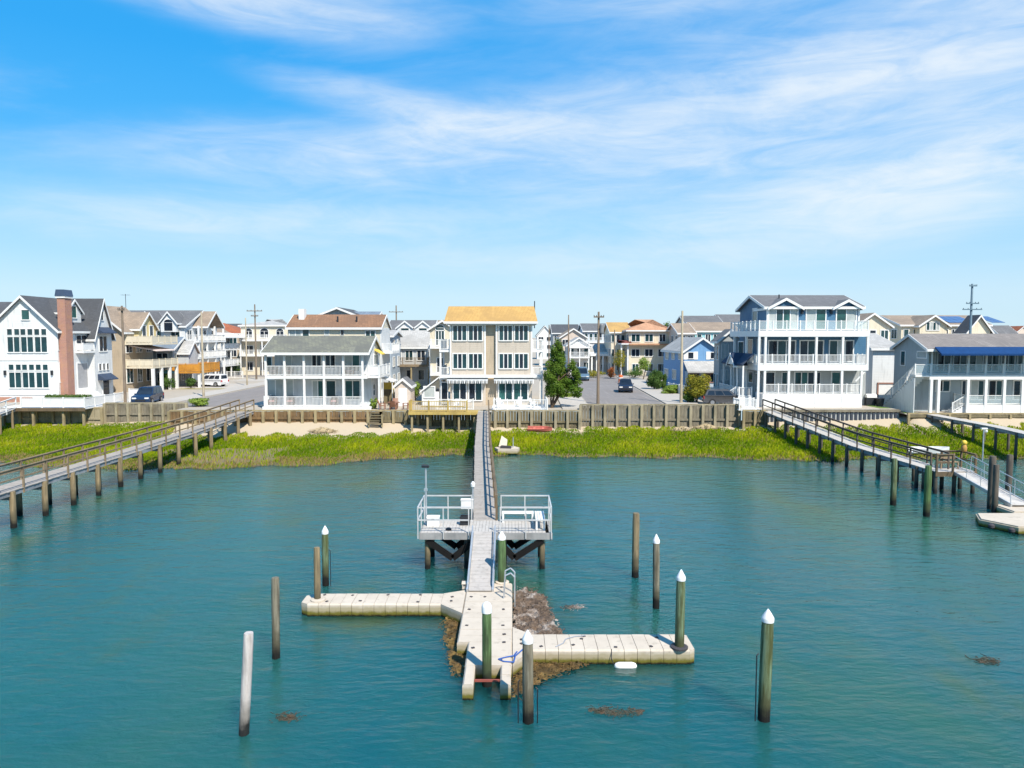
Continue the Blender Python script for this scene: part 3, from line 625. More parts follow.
def plat_rail(pts, hts=(1.1, .56)):
    b_ = MB()
    for a, c in zip(pts, pts[1:]):
        for f in hts: b_.bar((*a, PZ + f), (*c, PZ + f), .05, .05)
    r_ = b_.build('railing', wt, h)
    P_ = [pts[0]]
    for a, c in zip(pts, pts[1:]):
        n_ = max(1, round(math.dist(a, c) / 1.15)); P_ += [(a[0] + (c[0] - a[0]) * i / n_, a[1] + (c[1] - a[1]) * i / n_) for i in range(1, n_ + 1)]
    for p in P_: MB().box(p[0] - .022, p[0] + .022, p[1] - .022, p[1] + .022, PZ - .25, PZ + hts[0] + .03).build('post', wt, r_)
plat_rail([(-1.85, PY0 - .1), (PX0 - .1, PY0 - .1), (PX0 - .1, PY1 + .1), (-1.85, PY1 + .1)]); plat_rail([(-.5, PY0 - .1), (PX1 + .1, PY0 - .1), (PX1 + .1, PY1 + .1), (-.5, PY1 + .1)])
# things on the platform
def bench(label, x0, x1, y0, y1):
    b_ = thing('bench', label, 'bench', ((x0 + x1) / 2, (y0 + y1) / 2, PZ))
    n_ = 4; lx = x1 - x0 > y1 - y0
    for i in range(n_):
        if lx: MB().box(x0, x1, y0 + (y1 - y0) * i / n_ + .01, y0 + (y1 - y0) * (i + 1) / n_ - .01, PZ + .4, PZ + .45).build('slat', white, b_)
        else: MB().box(x0 + (x1 - x0) * i / n_ + .01, x0 + (x1 - x0) * (i + 1) / n_ - .01, y0, y1, PZ + .4, PZ + .45).build('slat', white, b_)
    for x, y in ((x0 + .05, y0 + .05), (x1 - .05, y0 + .05), (x0 + .05, y1 - .05), (x1 - .05, y1 - .05)): MB().box(x - .04, x + .04, y - .04, y + .04, PZ, PZ + .398).build('leg', white, b_)
bench('white slatted bench at the right end of the platform', 1.02, 1.45, 30.35, 31.95)
bench('long white bench along the back rail of the platform', -.45, .98, 31.6, 31.98)
def chest(name, label, cat, x, y, z, w, d_, t, m, ml=None):
    b_ = thing(name, label, cat, (x, y, z)); MB().box(-w / 2, w / 2, -d_ / 2, d_ / 2, 0, t * .8).build('body', m, b_, local=True)
    MB().prism([(-d_ / 2 - .02, t * .8), (d_ / 2 + .02, t * .8), (d_ / 2 + .02, t * .9), (d_ / 2 - .06, t), (-d_ / 2 + .06, t), (-d_ / 2 - .02, t * .9)], -w / 2 - .02, w / 2 + .02, 'x').build('lid', ml or m, b_, local=True)
    MB().box(-.06, .06, -d_ / 2 - .035, -d_ / 2 - .001, t * .68, t * .8).build('latch', dk, b_, local=True)
chest('cooler', 'white cooler box on the left end of the railed platform', 'cooler', -3.5, 31.2, PZ, .52, .4, .42, white)
h = thing('crate', 'dark open slatted crate on the platform beside the pier', 'crate', (-2.1, 31.3, PZ))
for z in (.02, .16, .30): 
    for s_ in (-1, 1):
        MB().box(-.22, .22, s_ * .17 - .012, s_ * .17 + .012, z, z + .09).build('slat', dk, h, local=True); MB().box(s_ * .21 - .012, s_ * .21 + .012, -.155, .155, z, z + .09).build('slat', dk, h, local=True)
MB().box(-.2, .2, -.15, .15, .003, .018).build('base', dk, h, local=True)
tag(MB().lathe([(.12, PZ), (.13, PZ + .05), (.10, PZ + .1), (.05, PZ + .12)], (-2.75, 30.35), 12).build('rope_coil', dk), 'small dark coil lying on the platform boards', 'rope')
# lamp post on the platform corner, box and lamp beside the pier
h = thing('lamp_post', 'slim grey lamp post at the left corner of the platform', 'lamp post', (-3.85, 31.4, PZ))
MB().lathe([(.07, 0), (.06, .05), (.045, .06), (.04, 2.55)], n=10).build('pole', alu, h, local=True); MB().box(-.17, .14, -.09, .09, 2.55, 2.66).build('lamp_head', dk, h, local=True)
MB().box(-.08, .08, -.07, -.04, 1.5, 1.62).build('bracket', alu, h, local=True)
h = thing('utility_box', 'white utility box with a small lamp beside the central pier', 'utility box', (-2.15, 33.6, 1.2))
MB().lathe([(.05, -1.2), (.045, 1.65)], (.28, 0), 8).build('post', alu, h, local=True); MB().box(-.28, .28, -.16, .16, .62, 1.02).build('box', white, h, local=True)
MB().box(-.3, .3, -.18, .18, 1.023, 1.06).build('lid', white, h, local=True); MB().lathe([(.1, 1.66), (.11, 1.8), (.03, 1.92)], (.28, 0), 10).build('lamp_head', white, h, local=True)
MB().box(-.26, .30, .165, .21, .55, .6).build('bracket', alu, h, local=True)

# ================================================================== RAMP AND FLOATING DOCK
ramp_m = mat('ramp_boards', (.40, .37, .345), .85, 'planks', (.33, .31, .29), spec=.2)
def ramp(label, x0, x1, ya, za, yb, zb_, rh=(.28, .28), mm=None, hoops=False):
    h = thing('gangway', label, 'gangway', ((x0 + x1) / 2, yb, 0)); n_ = int((ya - yb) / .22)
    for i in range(n_):
        t0, t1 = (i + .03) / n_, (i + .97) / n_; p = lambda t: (ya + (yb - ya) * t, za + (zb_ - za) * t)
        (y0, z0), (y1, z1) = p(t0), p(t1)
        MB().poly([(x, y, z + dz) for dz in (-.035, 0) for (y, z) in ((y0, z0), (y1, z1)) for x in (x0 + .05, x1 - .05)], [(0, 1, 3, 2), (4, 6, 7, 5), (0, 2, 6, 4), (1, 5, 7, 3), (0, 4, 5, 1), (2, 3, 7, 6)]).build('tread', mm or ramp_m, h)
    for x in (x0, x1):
        MB().bar((x, ya, za - .05), (x, yb, zb_ - .05), .08, .2).build('side_beam', alu, h)
        r_ = MB(); H_ = rh[0]
        r_.path([(x, ya, za + .05), (x, ya - .1, za + H_), (x, yb + .2, zb_ + H_), (x, yb + .05, zb_ + .05)], .024)
        if hoops: r_.path([(x, ya - .1, za + H_ * .5), (x, yb + .15, zb_ + H_ * .5)], .018)
        for i in range(1, 4): t = i / 4; r_.tube((x, ya + (yb - ya) * t, za + (zb_ - za) * t), (x, ya + (yb - ya) * t, za + (zb_ - za) * t + H_), .018, n=6)
        r_.build('handrail', alu, h, smooth=True)
    return h
ramp('pale ramp leading from the platform down to the floating dock', -1.68, -.72, 30.0, 1.68, 26.1, .52)
ramp('aluminium gangway at the end of the right pier', 28.2, 29.3, 45.0, 1.42, 39.6, .55, (1.0, 1.0), deck_pale, True)
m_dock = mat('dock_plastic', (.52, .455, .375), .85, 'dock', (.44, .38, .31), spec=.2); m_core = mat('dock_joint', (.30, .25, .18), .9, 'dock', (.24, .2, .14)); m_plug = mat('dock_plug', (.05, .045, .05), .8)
DZ = .45; h = thing('floating_dock', 'cream cross-shaped floating dock of moulded plastic segments', 'dock', (-.8, 22, 0))
def seg_mesh(wd, ln, axis):
    key = ('seg', wd, ln, axis)
    if key not in CACHE:
        a = wd / 2; p = [(-a, -.2), (a, -.2), (a, DZ - .05), (a - .045, DZ), (-a + .045, DZ), (-a, DZ - .05)]; g_ = .007; m_ = MB(); l2 = ln / 2 - g_
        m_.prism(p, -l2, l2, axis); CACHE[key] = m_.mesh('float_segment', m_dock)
    return CACHE[key]
def arm_x(x0, x1, yc, wd, n_, slope=0):
    p = (x1 - x0) / n_
    for i in range(n_): inst('float_segment', seg_mesh(round(wd, 2), round(p, 3), 'x'), h, (x0 + (i + .5) * p, yc + slope * (i + .5) * p, random.uniform(-.006, .006)), (0, 0, random.uniform(-.004, .004)))
    MB().box(x0 + .03, x1 - .03, yc - wd / 2 + .03, yc + wd / 2 - .03, -.2, DZ - .03).build('core', m_core, h)
arm_x(-7.35, -2.55, 25.45, 1.08, 12); arm_x(.62, 5.45, 21.75, 1.18, 12)
def arm_y(y0, y1, xc, wd, n_):
    p = (y1 - y0) / n_
    for i in range(n_): inst('float_segment', seg_mesh(round(wd, 2), round(p, 3), 'y'), h, (xc, y0 + (i + .5) * p, random.uniform(-.006, .006)))
    MB().box(xc - wd / 2 + .03, xc + wd / 2 - .03, y0 + .03, y1 - .03, -.2, DZ - .03).build('core', m_core, h)
arm_y(21.75, 27.05, -.86, 1.74, 11); arm_y(20.15, 21.75, -.69, 1.38, 3)
for x in (-1.22, -.18): arm_y(19.0, 20.15, x, .30, 2)
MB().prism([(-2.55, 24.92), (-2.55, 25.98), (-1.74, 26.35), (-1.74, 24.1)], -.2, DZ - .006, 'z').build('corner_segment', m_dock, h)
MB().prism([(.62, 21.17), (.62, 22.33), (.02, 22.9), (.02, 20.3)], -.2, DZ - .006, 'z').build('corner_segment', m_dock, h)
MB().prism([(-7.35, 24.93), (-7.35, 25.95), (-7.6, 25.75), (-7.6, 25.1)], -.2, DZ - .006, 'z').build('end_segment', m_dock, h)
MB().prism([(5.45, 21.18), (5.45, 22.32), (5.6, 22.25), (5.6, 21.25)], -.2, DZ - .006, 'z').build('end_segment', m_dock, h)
key = MB().box(-.05, .05, -.04, .04, 0, .02).mesh('plug', m_plug)
for x, y in [(-1.5, 25.6), (-1.0, 25.6), (-.3, 25.6), (-1.5, 24.4), (-.9, 24.6), (-.3, 24.4), (-1.5, 23.0), (-.3, 23.0), (-.9, 22.2), (-.25, 22.3), (-.25, 21.7), (.3, 21.6), (.3, 21.9), (-1.2, 21.3), (-.35, 20.5), (-2.2, 25.6), (-2.2, 25.2), (-3.4, 25.8), (-3.4, 25.1),
             (-4.6, 25.8), (-5.5, 25.2), (-5.9, 25.75), (-6.7, 25.15), (-6.95, 25.8), (1.9, 21.5), (2.2, 21.95), (3.2, 21.35), (4.3, 21.4), (4.6, 22.05), (.9, 21.4), (2.3, 22.15), (-.4, 26.6)]:
    inst('plug', key, h, (x, y, DZ + .001), (0, 0, random.uniform(0, 3)))
for x, y in ((5.15, 21.32), (-7.05, 25.28), (-.38, 27.12)):
    MB().lathe([(.27, DZ + .0), (.27, DZ + .05), (.2, DZ + .07)], (x, y), 14).build('pile_collar', m_plug if x > 0 else m_dock, h)
MB().bar((-1.06, 19.4, .36), (-.34, 19.4, .36), .05, .06).build('pile_bracket', mat('red_brown_bar', (.28, .07, .05), .7), h)
lad = MB(); lx = .1
lad.path([(lx, 26.0, -.5), (lx, 26.0, 1.25), (lx - .15, 26.0, 1.4), (lx - .35, 26.0, 1.3), (lx - .4, 26.0, DZ)], .028, 8); lad.path([(lx, 25.45, -.5), (lx, 25.45, 1.25), (lx - .15, 25.45, 1.4), (lx - .35, 25.45, 1.3), (lx - .4, 25.45, DZ)], .028, 8)
for z in (-.3, 0, .3): lad.tube((lx, 25.45, z), (lx, 26.0, z), .025)
lad.build('ladder', alu, h, smooth=True)
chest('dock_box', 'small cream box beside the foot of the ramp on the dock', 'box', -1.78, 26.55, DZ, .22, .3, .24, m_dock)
tag(MB().path([(.15, 21.0, DZ + .02), (.05, 20.7, DZ + .03), (-.2, 20.62, DZ + .02), (-.4, 20.5, DZ + .02), (-.25, 20.35, DZ + .02), (0.05, 20.3, DZ + .02), (.1, 20.7, DZ + .03), (.35, 21.2, DZ + .02)], .022).build('rope', mat('blue_rope', (.03, .10, .35), .8)), 'short blue rope lying on the front of the floating dock', 'rope')
tag(MB().path([(1.35, 21.35, DZ + .015), (1.6, 21.6, DZ + .02), (1.7, 21.9, DZ + .02), (2.0, 22.1, DZ + .02), (2.35, 22.15, DZ + .02)], .018).build('rope', mat('grey_rope', (.25, .28, .33), .8)), 'thin grey line lying across the right arm of the dock', 'rope')
fb = thing('fender', 'white fender floating against the right arm of the dock', 'fender', (3.45, 21.0, .02))
b_ = MB(); b_.lathe([(.03, -.34), (.09, -.3), (.12, -.2), (.12, .2), (.09, .3), (.03, .34)], n=12); b_.v = [(z, y, x) for x, y, z in b_.v]; b_.f = [f[::-1] for f in b_.f]; b_.build('body', white, fb, local=True, smooth=True)
MB().path([(-.34, 0, .02), (-.42, .05, .2), (-.4, .2, .44)], .012).build('line', dk, fb, local=True)
# the right-hand floats
h = thing('float_raft', 'low pale float raft with dark rim at the right edge of the bay', 'dock', (27, 37, 0))
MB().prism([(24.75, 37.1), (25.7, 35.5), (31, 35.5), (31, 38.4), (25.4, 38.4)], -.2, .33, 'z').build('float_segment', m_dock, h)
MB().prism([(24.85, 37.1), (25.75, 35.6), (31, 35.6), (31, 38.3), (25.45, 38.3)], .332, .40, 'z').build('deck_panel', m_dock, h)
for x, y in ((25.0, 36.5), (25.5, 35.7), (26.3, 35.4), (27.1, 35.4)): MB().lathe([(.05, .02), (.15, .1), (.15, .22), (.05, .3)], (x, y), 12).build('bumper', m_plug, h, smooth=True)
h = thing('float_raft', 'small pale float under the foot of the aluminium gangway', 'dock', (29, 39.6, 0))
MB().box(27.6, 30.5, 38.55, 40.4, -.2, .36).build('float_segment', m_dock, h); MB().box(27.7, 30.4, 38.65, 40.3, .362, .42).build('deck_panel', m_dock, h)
# the end landing of the right pier
h = thing('landing', 'dark timber landing with railings at the end of the right pier', 'landing', (28.4, 45.5, 0))
for i in range(16): MB().box(27.05 + i * .16 + .005, 27.05 + (i + 1) * .16 - .005, 44.9, 46.4, 1.39, 1.435).build('board', deck_pale, h)
MB().box(27.0, 29.65, 44.82, 44.895, 1.12, 1.42).build('fascia', rail_brown, h); MB().box(27.0, 29.65, 46.405, 46.47, 1.12, 1.42).build('fascia', rail_brown, h)
for x in (27.1, 28.3, 29.5):
    for y in (45.0, 46.3): MB().lathe([(.13, -2), (.12, 1.385)], (x, y), 10).build('pile', pile_dark, h, smooth=True)
r1 = railing(h, [(27.06, 44.86), (28.1, 44.86)], 1.43, 1.05, rail_brown, 'rails', 1.1); r2 = railing(h, [(28.3, 46.42), (29.6, 46.42), (29.6, 44.95)], 1.43, 1.05, rail_brown, 'rails', 1.2)
h = thing('bench', 'brown slatted bench on the landing of the right pier', 'bench', (28.5, 46.0, 1.435))
for i in range(3): MB().box(-.6, .6, -.2 + i * .14, -.08 + i * .14, .42, .46).build('slat', rail_tan, h, local=True)
for i in range(2): MB().box(-.6, .6, .26, .3, .58 + i * .18, .72 + i * .18).build('slat', rail_tan, h, local=True)
for x in (-.55, .55): MB().box(x - .04, x + .04, -.18, -.1, 0, .419).build('leg', rail_tan, h, local=True); MB().box(x - .04, x + .04, .302, .36, 0, .95).build('leg', rail_tan, h, local=True)
h = thing('owl_decoy', 'small yellow-headed bird decoy on the corner post of the right landing', 'decoy', (29.55, 46.1, 2.52))
MB().lathe([(.12, 0), (.17, .1), (.18, .28), (.13, .42), (.1, .46)], n=12).build('body', mat('decoy_brown', (.45, .24, .06), .7), h, local=True, smooth=True)
MB().lathe([(.08, .44), (.16, .52), (.17, .62), (.12, .72), (.03, .76)], n=12).build('head', mat('decoy_yellow', (.75, .50, .05), .6), h, local=True, smooth=True)

# ================================================================== PILES STANDING IN THE WATER
cap_w = mat('pile_cap_white', (.82, .82, .82), .4); pile_green = mat('pile_green', (.12, .20, .085), .9, 'pile', (.05, .085, .03), spec=.2); pile_teal = mat('pile_teal', (.16, .225, .14), .9, 'pile', (.07, .08, .028), spec=.2)
pile_grey = mat('pile_grey', (.22, .20, .15), .9, 'pile', (.11, .095, .065), spec=.2); pile_pvc = mat('pile_white_sleeve', (.55, .51, .48), .7, 'pile', (.46, .40, .37)); pile_olive = mat('pile_olive', (.20, .185, .07), .85, 'pile', (.13, .12, .05))
def pile(label, x, y, zt, r, m, cap=None, lean=(0, 0), rods=(), group='mooring piles standing in the bay'):
    h = thing('mooring_pile', label, 'pile', (x, y, 0), group=group)
    r *= .93; lean = lean if any(lean) else (random.uniform(-.012, .012), random.uniform(-.01, .01))
    sh_ = MB().lathe([(r * 1.06 * random.uniform(.985, 1.015), -2.5 + (zt + 2.47) * i / 13) for i in range(13)] + [(r * .97, zt - .03), (r * .9, zt)], n=20, lean=lean)
    ph = random.uniform(0, 6); sh_.v = [(x + .03 * r * math.sin(5 * math.atan2(y, x) + ph + z * .7), y + .03 * r * math.cos(4 * math.atan2(y, x) + ph), z) for x, y, z in sh_.v]
    sh_.build('shaft', m, h, local=True, smooth=True)
    c = (lean[0] * 0, 0)
    if cap == 'cone': MB().lathe([(r * 1.07, zt - .08), (r * 1.09, zt), (r * 1.05, zt + .03), (r * .55, zt + .15), (.012, zt + .25)], n=18, lean=lean).build('cap', cap_w, h, local=True, smooth=True)
    if cap == 'dome': MB().lathe([(r * 1.12, zt - .16), (r * 1.13, zt), (r * .95, zt + .08), (r * .5, zt + .13), (.02, zt + .14)], n=18, lean=lean).build('cap', cap_w, h, local=True, smooth=True)
    for dx, z0, z1 in rods:
        MB().path([(dx, -.06, z0), (dx, -.06, z1), (dx * .8, -.04, z1 + .05)], .016, 6).build('rod', dk, h, local=True)
    return h
pile('tall pinkish-white sleeved pile, nearest at the left', -6.77, 17.33, 2.62, .125, pile_pvc, None, (.07, 0))
pile('uncapped grey pile behind the white sleeved one', -7.37, 21.6, 2.55, .125, pile_grey)
pile('short uncapped tan pile through the left end of the floating dock', -7.08, 25.3, 2.4, .12, pile_tan)
pile('white-capped pale green pile beyond the left end of the dock', -7.52, 28.1, 2.2, .135, pile_teal, 'cone', rods=((.22, -.5, 1.45),))
pile('green pile with round white cap held by the front fingers of the dock', -.72, 19.85, 2.30, .14, pile_green, 'dome')
pile('white-capped grey pile standing in front of the dock', .42, 17.9, 2.2, .145, pile_grey, 'cone', rods=((-.26, -.5, 1.1), (.24, -.5, .9)))
pile('bright green white-capped pile at the foot of the ramp', -.38, 27.1, 2.25, .16, pile_green, 'cone')
pile('uncapped brown pile, farthest of those right of the platform', 5.14, 29.1, 2.7, .145, pile_tan)
pile('slim white-capped brown pile behind the right arm of the dock', 5.33, 25.7, 2.52, .125, pile_grey, 'cone')
pile('green white-capped pile through the right end of the floating dock', 5.15, 21.32, 2.65, .14, pile_teal, 'cone', (-.0, 0))
pile('large olive white-capped pile, nearest at the right', 6.59, 18.0, 2.72, .16, pile_teal, 'cone', (.016, 0), rods=((-.24, -.5, 1.75),))
pile('green dark-topped pile beside the right pier, farther of the pair', 22.73, 41.85, 2.8, .17, pile_teal)
pile('green dark-topped pile beside the right pier, nearer of the pair', 23.18, 39.2, 2.85, .18, pile_green)
pile('thick dark pile left of the gangway foot', 27.9, 40.9, 3.1, .19, pile_dark)
pile('thinner dark pile just right of the thick one at the gangway foot', 27.6, 40.1, 2.75, .16, pile_dark)
pile('dark pile at the right edge behind the gangway', 30.3, 42.9, 2.85, .18, pile_dark)
h = thing('lamp_post', 'thin grey lamp post with white lamp standing in the marsh at right', 'lamp post', (38.2, 57.2, 0)); MB().lathe([(.06, -1), (.05, 2.55)], n=8).build('pole', alu, h, local=True)
MB().box(-.22, .26, -.1, .1, 2.55, 2.66).build('lamp_head', white, h, local=True); MB().lathe([(.09, 2.3), (.12, 2.4), (.05, 2.5)], (.2, 0), 8).build('bulb_housing', white, h, local=True)

# ================================================================== FLOATING WEED
def weed(label, outline, zt, m, strands=300, hmax=.12):
    """mat of drifted eelgrass: lumpy sheet with loose strands"""
    xs_ = [p[0] for p in outline]; ys_ = [p[1] for p in outline]
    def inside(x, y):
        c = False; j = len(outline) - 1
        for i in range(len(outline)):
            (xi, yi), (xj, yj) = outline[i], outline[j]
            if (yi > y) != (yj > y) and x < (xj - xi) * (y - yi) / (yj - yi) + xi: c = not c
            j = i
        return c
    b_ = MB(); st = .07; idx = {}
    nx_ = int((max(xs_) - min(xs_)) / st) + 2; ny_ = int((max(ys_) - min(ys_)) / st) + 2
    H = lambda x, y: zt + hmax * (.5 * math.sin(x * 7 + y * 3) * math.sin(y * 8 - x * 2) + .5 * random.random())
    def vid(i, j):
        if (i, j) not in idx: idx[(i, j)] = len(b_.v); x, y = min(xs_) + i * st, min(ys_) + j * st; b_.v.append((x + random.uniform(-.03, .03), y + random.uniform(-.03, .03), max(.006, H(x, y))))
        return idx[(i, j)]
    for i in range(nx_):
        for j in range(ny_):
            x, y = min(xs_) + (i + .5) * st, min(ys_) + (j + .5) * st
            if inside(x + random.uniform(-.12, .12), y + random.uniform(-.12, .12)): b_.f.append((vid(i, j), vid(i + 1, j), vid(i + 1, j + 1), vid(i, j + 1)))
    k_ = 0
    while k_ < strands:
        x, y = random.uniform(min(xs_) - .15, max(xs_) + .15), random.uniform(min(ys_) - .15, max(ys_) + .15)
        if not inside(x + random.uniform(-.2, .2), y + random.uniform(-.2, .2)): continue
        a = random.uniform(0, 6.28); l = random.uniform(.05, .2); z = max(.012, zt + hmax * random.random()); b_.bar((x, y, z), (x + l * math.cos(a), y + l * math.sin(a), max(.01, z + random.uniform(-.03, .03))), .012, .008); k_ += 1
    return tag(b_.build('seaweed', m), label, 'seaweed', 'floating seaweed', 'stuff')
weed_b = mat('weed_brown', (.15, .085, .02), .7, 'weed', (.06, .04, .012), col3=(.19, .12, .03)); weed_g = mat('weed_grey', (.17, .115, .075), .8, 'weed', (.075, .052, .038), col3=(.36, .31, .27)); weed_r = mat('weed_red', (.075, .05, .025), .8, 'weed', (.03, .05, .035), col3=(.11, .06, .03))
weed('greyish brown seaweed mat heaped against the right side of the dock', [(.03, 22.95), (.03, 27.0), (.5, 27.5), (1.2, 26.8), (1.35, 25.4), (1.55, 24.0), (1.75, 22.7), (1.3, 22.38), (.65, 22.38)], .05, weed_g, 700, .16)
weed('golden brown seaweed mat in front of the right arm of the dock', [(.03, 20.2), (.62, 21.12), (2.4, 21.12), (2.1, 20.85), (1.4, 20.5), (.9, 20.1), (.5, 19.6), (.12, 19.0), (.03, 19.3)], .035, weed_b, 500, .1)
weed('narrow brown seaweed strip along the left side of the dock', [(-1.76, 24.05), (-2.3, 24.7), (-2.35, 24.3), (-2.15, 22.8), (-1.95, 21.6), (-1.75, 20.6), (-1.42, 20.2), (-1.42, 21.6), (-1.75, 21.75)], .035, weed_b, 400, .09)
weed('thin reddish weed streak drifting below the right arm of the dock', [(2.0, 18.45), (2.4, 18.6), (2.9, 18.4), (3.4, 18.5), (3.55, 18.35), (3.1, 18.2), (2.6, 18.2)], .0, weed_r, 120, .03)
weed('small dark weed patch drifting alone at the right', [(14.3, 21.5), (14.7, 21.65), (15.0, 21.4), (14.8, 21.15), (14.45, 21.2)], .0, weed_r, 80, .03)
weed('small dark weed patch drifting beside the white sleeved pile', [(-6.2, 18.1), (-5.9, 18.25), (-5.6, 18.15), (-5.75, 17.95), (-6.1, 17.95)], .0, weed_r, 60, .03)
weed('faint pale weed streak drifting right of the platform', [(1.9, 25.7), (2.3, 25.9), (2.7, 25.75), (2.3, 25.6)], .0, weed_g, 60, .02)
# ================================================================== HOUSES ON THE WATERFRONT
def siding(name, c, c2=None): return mat(name, c, .65, 'siding', c2 or tuple(x * .9 for x in c))
def shingle(name, c, c2=None): return mat(name, c, .9, 'roof', c2 or tuple(x * .75 for x in c))
s_beige = siding('beige_siding', (.53, .46, .38)); s_tan = siding('tan_siding', (.46, .375, .27)); s_cream = siding('cream_siding', (.68, .61, .47)); s_blue = siding('slate_blue_siding', (.05, .145, .25)); s_sky = siding('sky_blue_siding', (.16, .33, .56))
s_grey = siding('grey_siding', (.36, .38, .38)); s_lgrey = siding('light_grey_siding', (.50, .53, .55)); s_bgrey = siding('blue_grey_siding', (.40, .48, .56)); s_teal = siding('teal_siding', (.30, .58, .62)); s_pink = siding('pale_pink_siding', (.62, .52, .44)); s_yel = siding('yellow_siding', (.68, .55, .28))
r_grey = shingle('grey_shingles', (.16, .16, .165)); r_dk = shingle('charcoal_shingles', (.085, .09, .10)); r_green = shingle('weathered_green_grey_shingles', (.20, .20, .145), (.135, .135, .115)); r_brown = shingle('brown_shingles', (.27, .145, .08)); r_tan = shingle('tan_shingles', (.34, .26, .19)); r_org = shingle('golden_shingles', (.52, .32, .105), (.43, .26, .085)); r_red = shingle('red_tiles', (.40, .12, .05)); r_pale = shingle('pale_grey_shingles', (.46, .45, .43)); r_peach = shingle('peach_tiles', (.56, .30, .17)); r_navy = shingle('navy_awning_shingles', (.035, .06, .115))
brick = mat('red_brick', (.36, .13, .08), .9, 'brick', (.27, .10, .06)); conc2 = mat('foundation', (.45, .43, .4), .9, 'ground', (.36, .35, .33))
awn_blue = mat('blue_awning', (.006, .045, .15), .8, spec=.2); awn_grey = mat('grey_striped_awning', (.40, .42, .43), .8); awn_w = mat('pale_awning', (.75, .62, .56), .8); wood_or = mat('orange_cedar', (.55, .25, .03), .75, 'wood', (.46, .2, .025)); solar = mat('solar_panel', (.02, .09, .26), .15, 'glass', (.02, .07, .2))

# ---- centre: beige house with golden mansard roof
Y = 74.0; h = thing('house', 'beige three-storey house with golden mansard roof at the head of the central pier', 'house', (-2.1, Y, GZ))
x0, xa, xb, x1 = sx(450, Y), sx(485.5, Y), sx(496, Y), sx(532, Y); zt = sz(323, Y); zs = sz(377, Y)
walls(h, x0, xa, Y, 86, GZ, zt, s_beige); walls(h, xb, x1, Y, 86, GZ, zt, s_beige); walls(h, xa, xb, Y + .3, 86, GZ, zt - .01, s_tan)
for x in (x0 - .03, xa - .13, xb - .03, x1 - .13): MB().box(x, x + .16, Y - .035, Y + .12, zs + .25, zt - .02).build('corner_board', white, h)
hip(h, x0, x1, Y, 86, zt, sz(306.5, Y + 1.8), r_org, .55, .3, 1.9)
MB().box(x0 - .3, x1 + .3, Y - .32, Y - .05, zt - .22, zt + .018).build('soffit', white, h)
MB().box(x0 - .9, x1 + .9, Y - .5, Y - .04, zs - .05, zs + .24).build('belt_course', white, h)
for p0, p1 in ((453.3, 466.3), (469, 482), (499.5, 512), (515, 527.7)):
    for q0, q1 in ((325.8, 340.2), (354, 368.2)): WF(h, Y, p0, p1, q0, q1, 3, 1, [glass, glassb, glass])
for p0, p1, gl in ((453.3, 465.7, [glass, glassb]), (469, 481.3, [glassb, glass]), (499, 512, [glassg, glass]), (514, 527.5, [glassg, glass])): WF(h, Y, p0, p1, 381.5, 400, 2, 1, gl, name='sliding_door')
for p0, p1 in ((447, 488), (494, 534)):
    aw = MB().prism([(Y - .04, zs - .06), (Y - .75, zs - .32), (Y - .75, zs - .38), (Y - .04, zs - .14)], sx(p0, Y), sx(p1, Y), 'x').build('awning', awn_grey, h)
    k = 22
    for i in range(k):
        xx = sx(p0, Y) + (sx(p1, Y) - sx(p0, Y)) * (i + .5) / k; w_ = (sx(p1, Y) - sx(p0, Y)) / k * .27
        MB().poly([(xx - w_, Y - .752, zs - .30), (xx + w_, Y - .752, zs - .30), (xx + w_, Y - .765, zs - .60), (xx, Y - .765, zs - .66), (xx - w_, Y - .765, zs - .60),
                   (xx - w_, Y - .74, zs - .30), (xx + w_, Y - .74, zs - .30), (xx + w_, Y - .75, zs - .60), (xx, Y - .75, zs - .66), (xx - w_, Y - .75, zs - .60)],
                  [(0, 4, 3, 2, 1), (5, 6, 7, 8, 9), (0, 1, 6, 5), (1, 2, 7, 6), (2, 3, 8, 7), (3, 4, 9, 8), (4, 0, 5, 9)]).build('valance', white if i % 2 else awn_grey, aw)
for X0, X1, sd in ((x1 + .01, x1 + 1.15, 'FR'), (x0 - 1.15, x0 - .01, 'LF')):
    for z in (sz(350, Y), sz(377.5, Y)): balcony(h, X0, X1, Y + .2, Y + 7.5, z, sd, white, 'bal', 1.05)
    posts(h, [((X0 + X1) / 2 + (.45 if sd == 'FR' else -.45), Y + .35), ((X0 + X1) / 2 + (.45 if sd == 'FR' else -.45), Y + 3.9)], GZ, sz(350, Y) - .22, white, .18)
tag(MB().tube((sx(534.5, Y + 3), Y + 3, zt - .5), (sx(534.5, Y + 3), Y + 3, sz(301, Y + 3)), .045).build('vent_pipe', dk, h), 'vent pipe', 'x') if False else MB().tube((sx(534.5, 77), 77, zt - .5), (sx(534.5, 77), 77, sz(301, 77)), .05).build('vent_pipe', dk, h)
# side lean-to by the left balcony
walls(h, x0 - 3.0, x0 - 1.2, Y + .2, Y + 5, GZ, sz(392, Y), white2); MB().prism([(x0 - 3.2, sz(393, Y)), (x0 - 1.17, sz(378, Y)), (x0 - 1.17, sz(376.5, Y)), (x0 - 3.2, sz(391.5, Y))], Y - .1, Y + 5.2, 'y').build('lean_to_roof', white, h)
WF(h, Y + .2, 424, 434, 387, 397, 1, 1, curtain)
window(h, 'F', Y + .2, x0 - .62, GZ + .3, .6, 2.1, 1, 1, glassb, name='door')
